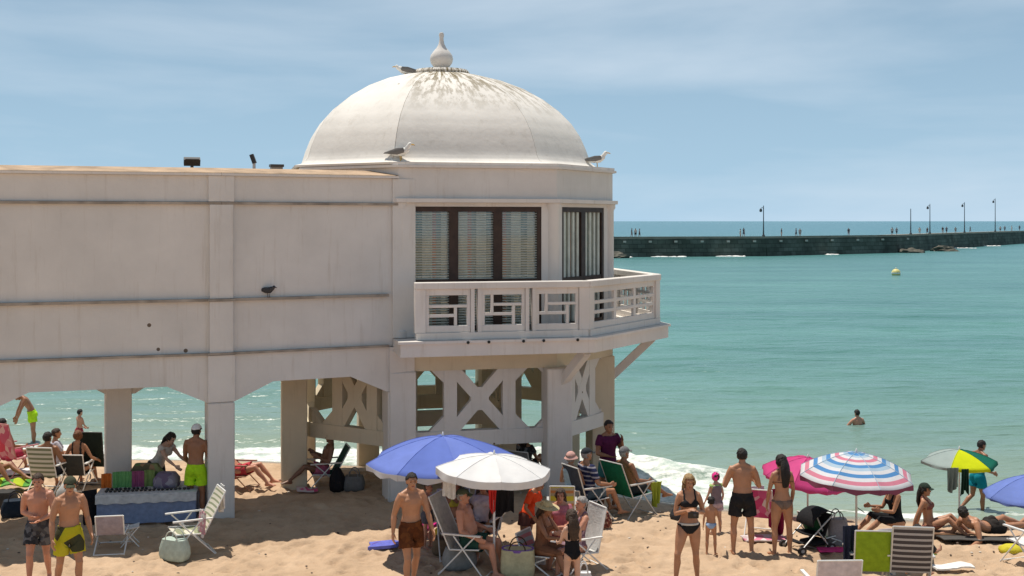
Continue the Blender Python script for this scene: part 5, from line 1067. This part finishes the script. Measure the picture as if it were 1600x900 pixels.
person('girl with long brown hair in a black swimsuit standing at the front', G(894, 936), 198, 1.30, 'f', 'fair', dict(ua=(.22, .35, -1), fa=(-.1, .9, -.3)), [('suit', (.012, .012, .014), .09)], 'long', 'brown', vox=.0105)
bag('small white bag beside the girl in the black swimsuit', G(912, 921), 0, (.24, .14, .26), cloth((.66, .66, .66)), cloth((.6, .6, .6)), None, 'beach_bag', 'bag')
bag('floral maroon bag on the sand behind the white chair', G(930, 826), 10, (.52, .30, .30), blotch('maroon_floral', [(.12, .03, .03), (.45, .30, .22), (.20, .07, .05), (.10, .04, .03)], 26), cloth((.1, .05, .04)))

# ------------------------------------------------------------------ the shaded group below the tower
person('person with dark curly hair sitting by the surf behind the white parasol', G(822, 770), 150, 1.7, 'f', 'tan', SITGR, [('shirt', blotch('black_white_print', [(.03, .03, .03), (.20, .20, .20), (.06, .06, .06)], 14), .5), ('shorts', (.05, .05, .05), .5)], 'bob', 'black', vox=.016, lift=.32)
chair('folding chair of the curly haired person by the surf', G(822, 770), 150, cloth((.15, .15, .15)), alu, .3, .30)
p = G(893, 812); chair('grey chair under the person in the pink bucket hat', p, 158, cloth((.18, .20, .22)), alu, .3, .38, .5, .24, False)
person('person in a pink bucket hat wrapped in a pale blue towel', p, 150, 1.66, 'f', 'tan', dict(SITCH, spine=(0, -.08, 1)), [('dress', (.36, .48, .54), .6)], 'short', 'grey', ('bucket', (.55, .32, .28)), .014, .40)
p = G(920, 812); chair('dark chair under the man in the striped shirt', p, 120, cloth((.05, .06, .08)), alu, .3, .40)
person('man in navy and white striped shirt and dark cap sitting in shade', p, 118, 1.76, 'm', 'tan', dict(SITCH, spine=(0, -.12, 1)), [('shirt', bands('navy_white_stripes', [((.025, .03, .08), 2), ((.38, .36, .40), 1)], .085), .75), ('shorts', (.10, .14, .17), .6)], 'short', 'grey', ('cap', (.03, .035, .04)), .014, .42)
person('man in a purple shirt standing by the tower stilt, hand at his mouth', G(950, 796), 25, 1.76, 'm', 'brown', dict(ua_l=(.30, .25, -1), fa_l=(-.25, .45, 1), ua_r=(.22, .05, -1), fa_r=(-.5, .8, -.1)), [('shirt', (.085, .012, .05), .5), ('shorts', (.04, .16, .16), .6)], 'short', 'black', vox=.0135)
p = G(985, 804); chair('green canvas beach chair in the tower shade at the water side', p, 128, cloth((.012, .15, .075)), alu, .42, .40, .60, .72)
person('man in a grey cap reclining in the green canvas chair', p, 128, 1.76, 'm', 'brown', dict(SITCH, spine=(0, -.40, 1), th=(.14, 1, .10), sh=(.02, 1, -.65)), [('shorts', (.035, .04, .045), .55)], 'short', 'grey', ('cap', (.16, .16, .16)), .014, .42)
hanging('yellow green towel hanging on the arm of the green canvas chair', p + Vector((.50, .06, .60)), .5, .26, .42, cloth((.36, .42, .05)), seed=3, fold=.06, taper=.35)
bag('dark bag at the feet of the man in the green chair', p + Vector((.95, -.25, -.03)), 30, (.42, .28, .20), cloth((.04, .04, .045)))
bag('dark teal bag under the green canvas chair', p + Vector((-.75, -.1, 0)), 0, (.40, .3, .34), cloth((.02, .05, .06)), cloth((.03, .05, .06)))

# ------------------------------------------------------------------ people standing on the right
wb = person('blond woman in a black and white bikini walking towards the camera', G(1076, 913), 4, 1.70, 'f', 'tan', dict(WALK, th_r=(.26, .22, -1), sh_r=(.06, -.05, -1), th_l=(.05, .05, -1), sh_l=(.10, -.18, -1), ft_l=(.2, 1, -.1), ua_r=(.22, .0, -1), fa_r=(-.55, .7, .35), ua_l=(.30, -.08, -1), fa_l=(-.50, .75, .25), look=(0, 1, -.1)), [('bra', (.018, .018, .02)), ('briefs', (.018, .018, .02)), ('band', (.60, .58, .55))], 'long', 'blond', vox=.0098)
ph = thing('phone', 'black phone held at her chest by the woman in the bikini', 'phone', wb.location + Vector((.02, -.33, 1.13)), 0); MB().box((0, 0, 0), (.16, .03, .10), M=Matrix.Rotation(.3, 3, 'X')).build('case', paint((.012, .012, .014), .2), ph, bevel=.008); MB().ell((.02, -.016, .01), (.028, .012, .028), None, 10, 6).build('camera_lens', paint((.05, .05, .06), .1), ph)
person('girl in a pink bathing cap and lime top behind the toddler', G(1119, 834), 196, 1.08, 'f', 'fair', dict(ua=(.35, .1, -1), fa=(.1, .5, -.8)), [('shirt', (.42, .62, .20), .1), ('dress', (.45, .36, .42), .5)], 'short', 'brown', ('swimcap', (.75, .05, .28)), vox=.0125)
person('toddler in pale blue swim trunks standing with his back turned', G(1111, 866), 168, .95, 'm', 'tan', dict(ua_r=(.3, .2, -1), fa_r=(.25, .3, -1), head=(0, .1, 1)), [('briefs', (.30, .42, .62), .07)], 'short', 'black', vox=.0095)
person('broad tanned man in black swim shorts standing with his back turned', G(1160, 866), 178, 1.78, 'm', 'tan', dict(ua=(.34, .08, -1), fa=(-.1, 1, .08), th=(.12, .02, -1), head=(0, .14, 1), look=(.2, 1, -.25)), [('shorts', (.022, .021, .022), .60)], 'short', 'black', vox=.0105, fat=.012)
person('woman with long dark hair in a brown bikini standing with her back turned', G(1222, 867), 188, 1.68, 'f', 'tan', dict(th=(.10, .02, -1), ua=(.22, .12, -1), fa=(.02, .35, -1), look=(-.4, 1, 0)), [('bra', (.20, .10, .07)), ('briefs', (.21, .15, .12))], 'long', 'black', vox=.0105)
p = G(1190, 836); chair('beach chair heaped with pink towels between the standing couple', p, 160, blotch('pink_heap_print', [(.50, .06, .18), (.60, .35, .42), (.55, .10, .24), (.62, .55, .55)], 7), whitep, .35, .36, .46, .56)
hanging('white towel hung on the chair between the standing couple', p + Vector((-.12, -.24, .92)), .3, .24, .50, wht, seed=6)
hanging('wine red towel hung on the chair beside the woman in brown', p + Vector((.20, -.30, .88)), .1, .28, .74, cloth((.24, .015, .055)), seed=8)
towel('pink and white towel on the sand by the stroller wheels', G(1195, 846), .1, .75, .4, blotch('pink_white_b', [(.60, .20, .28), (.62, .55, .53), (.5, .4, .4)], 7), .02, .05, 5)
# stroller
dkc = cloth((.016, .016, .018)); st = thing('stroller', 'black folding stroller with grey frame beside the woman in brown', 'stroller', G(1262, 858), math.radians(-65)); st.scale = (.92, .92, .72)
for sg in (-1, 1):
    MB().path([(sg * .24, -.34, .09), (sg * .24, .05, .50), (sg * .24, .36, .80), (sg * .24, .44, .84)], .014).build('frame_tube', alu, st); MB().path([(sg * .24, .30, .09), (sg * .24, .05, .46)], .013).build('leg', alu, st)
    for y in (-.34, .32):
        w_ = MB(); w_.loft([(sg * .245 + math.copysign(.0, sg), y, .09), (sg * .285, y, .09)], [.088, .088], n=18, flat=True); o = w_.build('wheel', paint((.02, .02, .02), .6), st, True); MB().loft([(sg * .243, y, .09), (sg * .289, y, .09)], [.04, .04], n=12, flat=True).build('wheel_hub', paint((.35, .35, .35)), o, True)
MB().path([(-.24, .44, .84), (.24, .44, .84)], .018).build('handle', paint((.02, .02, .02)), st)
MB().sheet(lambda u, v: Vector(((v - .5) * .44, -.12 + u * .30 + .05 * u, .36 + .05 * (1 - u) - .03 * math.sin(3.14 * v))), 8, 6, .03).build('seat', dkc, st, True); MB().sheet(lambda u, v: Vector(((v - .5) * .44, .20 + u * .18, .36 + u * .46)), 8, 6, .03).build('backrest', dkc, st, True)
MB().sheet(lambda u, v: Vector(((v - .5) * .48, .30 - .36 * math.sin(u * 1.7), .62 + .32 * math.cos(u * 1.7) * (1 - .10 * (2 * v - 1) ** 2))), 12, 8, .012).build('sun_hood', dkc, st, True)
MB().loft([(0, -.02, .16), (0, .24, .16)], [(.2, .07), (.2, .09)], xax=(1, 0, 0), n=14).build('basket', dkc, st, True); MB().box((0, -.30, .24), (.40, .12, .02)).build('footrest', dkc, st)
pk1, pk2 = cloth((.62, .07, .24), .28), cloth((.70, .10, .30), .28)
p = G(1262, 812); parasol('hot pink parasol behind the striped one', p, .86, 1.24, .40, lambda g, s: pk1 if g % 2 else pk2, tilt=(.14, .10), rot=.3, valance=.06)
sb, sl_, sp_, sw_, sn_ = cloth((.10, .28, .56), .22), cloth((.42, .55, .66), .22), cloth((.66, .24, .32), .22), cloth((.70, .70, .72), .22), cloth((.20, .20, .42), .22)
ringc = [sb, sl_, sw_, sp_, sw_, sb, sl_, sw_, sb, sw_, sp_, sw_, sn_]; edge = cloth((.28, .08, .13), .15)
parasol('striped blue white and pink parasol on the right', G(1338, 868), .95, 1.69, .36, lambda g, s: edge if s >= 1 else ringc[int(s * 12.999)], rot=.12, valance=.09, rings=13, tilt=(.04, .02))
p = G(1290, 850); chair('low dark green chair under the striped parasol', p, 120, cloth((.02, .10, .05)), alu, .5, .18, .46, .44, False)
bag('tall grey beach bag beside the low green chair', G(1308, 852), 0, (.34, .24, .46), cloth((.30, .28, .29)), cloth((.2, .2, .2)))
towel('hot pink mat lying on the sand below the striped parasol', G(1306, 864), .0, .58, .22, cloth((.65, .05, .22)), .03, .02, 3)

# ------------------------------------------------------------------ chairs and sunbathers at the front right
p = G(1300, 975); chair('white fabric chair cut off at the bottom edge on the right', p, 182, cloth((.60, .52, .52)), whitep, .22, .40, .60, .58, True)
p = G(1357, 928); chair('lime green canvas chair seen from behind at the front right', p, 176, cloth((.25, .36, .02)), alu, .16, .40, .52, .62, True, cloth((.27, .38, .03)))
hanging('navy blue jacket hung on the left of the lime green chair', p + Vector((-.30, -.12, 1.04)), .2, .24, .56, cloth((.025, .03, .055)), 'hanging_jacket', 'jacket', .04, 3)
hanging('blue and white towel between the lime and the striped chairs', p + Vector((.36, -.05, .96)), .9, .18, .60, bands('blue_white_stripes', [((.10, .22, .48), 1), ((.50, .54, .58), 1)], .12, 0), seed=2)
p = G(1418, 930); chair('grey and white striped reclining chair at the front right', p, 172, bands('grey_white_stripes', [((.075, .065, .065), 1.5), ((.42, .40, .39), 1)], .085), alu, .28, .40, .56, .74)
person('person in a black cover-up bent forward in the grey striped chair', p + Vector((.06, .1, 0)), 148, 1.62, 'f', 'tan', dict(SITCH, spine=(0, .75, .7), head=(0, 1, .2), look=(0, .4, -1), th=(.20, 1, .25), sh=(.02, .5, -1), ua=(.45, .4, -.7), fa=(.1, 1, -.05)), [('shirt', (.03, .03, .032), .9), ('shorts', (.02, .02, .022), .4)], 'short', 'black', vox=.0125, seat=.36)
bag('small bright green bag on the sand behind the striped chair', G(1448, 868), 0, (.26, .2, .16), cloth((.22, .55, .08)))
towel('white towel dropped on the sand at the bottom right', G(1488, 893), .1, .62, .24, wht, .025, .06, 8)
p = G(1400, 846); person('woman in a black top with tied hair reading a phone', p, -78, 1.66, 'f', 'tan', dict(SITGR, spine=(0, .12, 1), head=(0, .35, 1), look=(0, 1, -.6), th=(.2, 1, .25), sh=(-.1, .7, -.6), ua=(.15, .45, -1), fa=(-.05, 1, .15)), [('suit', (.014, .014, .016), .20)], 'bun', 'brown', vox=.0115, lift=.12)
ph = thing('phone', 'slim dark phone in the hand of the reading woman', 'phone', p + Vector((-.62, .02, .55)), 0); MB().box((0, 0, 0), (.16, .08, .012), M=Matrix.Rotation(.6, 3, 'Y')).build('case', paint((.05, .05, .06), .2), ph); MB().box((0, 0, .008), (.14, .07, .003), M=Matrix.Rotation(.6, 3, 'Y')).build('screen', paint((.02, .02, .025), .08), ph)
bag('low beach cushion under the reading woman', p + Vector((0, .02, .02)), 10, (.60, .45, .15), cloth((.3, .28, .3)), None, None, 'cushion', 'cushion', .05, .9)
person('woman in a dark cap sitting on the sand with knees bent', G(1452, 836), 62, 1.66, 'f', 'tan', dict(LEANB, spine=(0, -.22, 1), th=(.12, .85, .50), sh=(.02, .9, -.75), look=(.2, 1, 0)), [('bra', (.25, .10, .08)), ('briefs', (.25, .10, .08))], 'long', 'black', ('cap', (.025, .04, .03)), vox=.0115)
towel('brown towel under the woman in the dark cap', G(1462, 838), .1, 1.2, .55, cloth((.15, .085, .05)), .02, .04, 9)
person('man lying on his side on the sand propped on an elbow', G(1545, 842), 112, 1.78, 'm', 'tan', dict(spine=(0, -1, .36), pelv=(0, -.95, .12), head=(0, -.45, 1), look=(-.6, .8, 0), th=(.06, 1, .02), sh=(.02, 1, -.05), th_l=(.05, .95, .22), sh_l=(0, 1, -.35), ua=(.35, -.15, -.62), fa=(.25, -.9, -.12), ft=(.3, .6, .5)), [('shorts', (.03, .025, .022), .45)], 'short', 'black', vox=.0115)
towel('dark towel under the man lying on his side', G(1545, 846), -.05, 1.7, .55, cloth((.08, .075, .07)), .015, .02, 10)
person('person in turquoise shorts stepping along the water edge', G(1528, 806), 110, 1.72, 'm', 'brown', dict(WALK, spine=(0, .14, 1), th_l=(.03, -.15, -1), sh_l=(.02, -.9, -.75), th_r=(.03, .12, -1), ua=(.2, .3, -1), fa=(.05, .9, -.4), head=(0, .2, 1)), [('shorts', (.005, .20, .26), .55)], 'short', 'black', vox=.0125)
yl, gr, pw = cloth((.62, .68, .01), .22), cloth((.01, .15, .10), .2), cloth((.42, .50, .48), .35)
parasol('small yellow and green parasol near the water', G(1499, 822), .74, 1.50, .23, lambda g, s: [gr, pw, pw, pw, yl, gr][g], rot=-.05, n=6, valance=.05, scallop=False, tilt=(.02, .01), pole=paint((.6, .6, .6)))
hanging('grey green cloth hanging under the yellow and green parasol', wp(1489, 731, 21.55), .1, .22, .42, cloth((.16, .20, .18)), 'hanging_cloth', 'cloth', .03, 3)
hanging('dark green cloth hanging on the right of the parasol pole', wp(1508, 733, 21.6), .1, .14, .46, cloth((.012, .04, .025)), 'hanging_cloth', 'cloth', .03, 5)
b3, b4 = cloth((.20, .28, .66), .30), cloth((.10, .13, .50), .30)
parasol('periwinkle blue parasol cut off by the right edge', G(1614, 822), .95, 1.02, .42, lambda g, s: b4 if g in (6,) else b3, rot=.2, valance=.05)
bag('crumpled yellow cloth on the sand at the right edge', G(1580, 864), 0, (.34, .26, .14), cloth((.55, .48, .04)), None, None, 'crumpled_cloth', 'cloth', .1, .5)
p = G(1612, 884); chair('white beach chair just entering at the right edge', p, 200, cloth((.66, .64, .62)), whitep, .2, .36, .5, .5)

# ------------------------------------------------------------------ in the water
y = FOC * (CAM_H - SEA) / (660 - HOR); p = at(1340, 660, y)
person('lone swimmer standing chest deep in the sea', p + Vector((0, 0, -1.28)), 200, 1.72, 'm', 'red', dict(ua=(.55, .3, -.7), fa=(.35, 1, -.05)), [('shorts', (.05, .05, .2), .5)], 'short', 'black', vox=.015)
y = FOC * (CAM_H - SEA) / (430 - HOR); p = at(1400, 430, y)
b = thing('marker_buoy', 'small round pale yellow buoy floating off the pier', 'buoy', p); MB().ell((0, 0, .25), (.52, .52, .5), None, 20, 12).build('float', paint((.66, .58, .22), .5), b, True); MB().lathe([(.1, .7), (.09, .85), (.03, .9)], n=10).build('cap', paint((.5, .5, .45)), b, True); MB().lathe([(.535, .18), (.545, .26), (.535, .34)], n=20).build('band', paint((.7, .7, .66)), b, True)

# ------------------------------------------------------------------ strollers on the pier (a few pixels each)
proto = {}
def pier_person(lb, px, col, leg, back=2.0, pose='a'):
    if pose not in proto:
        proto[pose] = person(lb, on_pier(px, back), 90 if pose == 'a' else -30, 1.72, 'm', 'brown', WALK if pose == 'a' else {}, [('shirt', cloth(col), .6), ('shorts', cloth(leg), .8)], 'short', 'black', vox=.03, group='people walking on the pier'); return
    src = proto[pose]; c = src.copy(); C.objects.link(c); c.location = on_pier(px, back); c['label'] = lb
    c.rotation_euler = (0, 0, random.uniform(0, 6.28)); c.scale = (1, 1, random.uniform(.92, 1.05))
    for ch in list(src.children):
        q = ch.copy(); C.objects.link(q); q.parent = c
        if ch.name.startswith(('shirt', 'shorts')): q.data = ch.data.copy(); q.data.materials[0] = cloth(col if ch.name.startswith('shirt') else leg)
pp = [('dark figure at the left of the trio on the pier', 987), ('pale figure in the middle of the trio on the pier', 993), ('grey figure at the right of the trio on the pier', 999),
      ('pale figure alone left of the middle pier lamp', 1157), ('dark figure beside the pale one left of the middle pier lamp', 1162), ('dark figure alone right of the middle pier lamp', 1221),
      ('left figure of the pair right of the middle pier lamp', 1244), ('right figure of the pair right of the middle pier lamp', 1250), ('pale stooping figure midway between the middle lamp and the bare pole', 1326),
      ('left figure of the pair left of the bare pole', 1394), ('right figure of the pair left of the bare pole', 1401), ('figure just right of the bare pole', 1437), ('figure under the lamp beside the bare pole', 1449), ('figure just right of the lamp beside the bare pole', 1473), ('figure right behind that one on the pier', 1479),
      ('figure left of the lamp second from the right', 1493), ('figure in pale clothes right of the lamp second from the right', 1516), ('figure right of the rightmost pier lamp', 1563), ('darker figure a little further right of the rightmost lamp', 1570), ('pale figure between the rightmost lamp and the picture edge', 1581), ('figure on the pier at the very right edge', 1593)]
cols = [(.04, .05, .07), (.5, .48, .46), (.2, .22, .26), (.55, .5, .45), (.06, .07, .09), (.05, .05, .06), (.12, .14, .2), (.3, .3, .3)]
for k, (lb, px) in enumerate(pp): pier_person(lb, px, cols[k % 8], cols[(k * 3 + 2) % 8], 2.0 + (k % 3) * .8, 'ab'[k % 2])
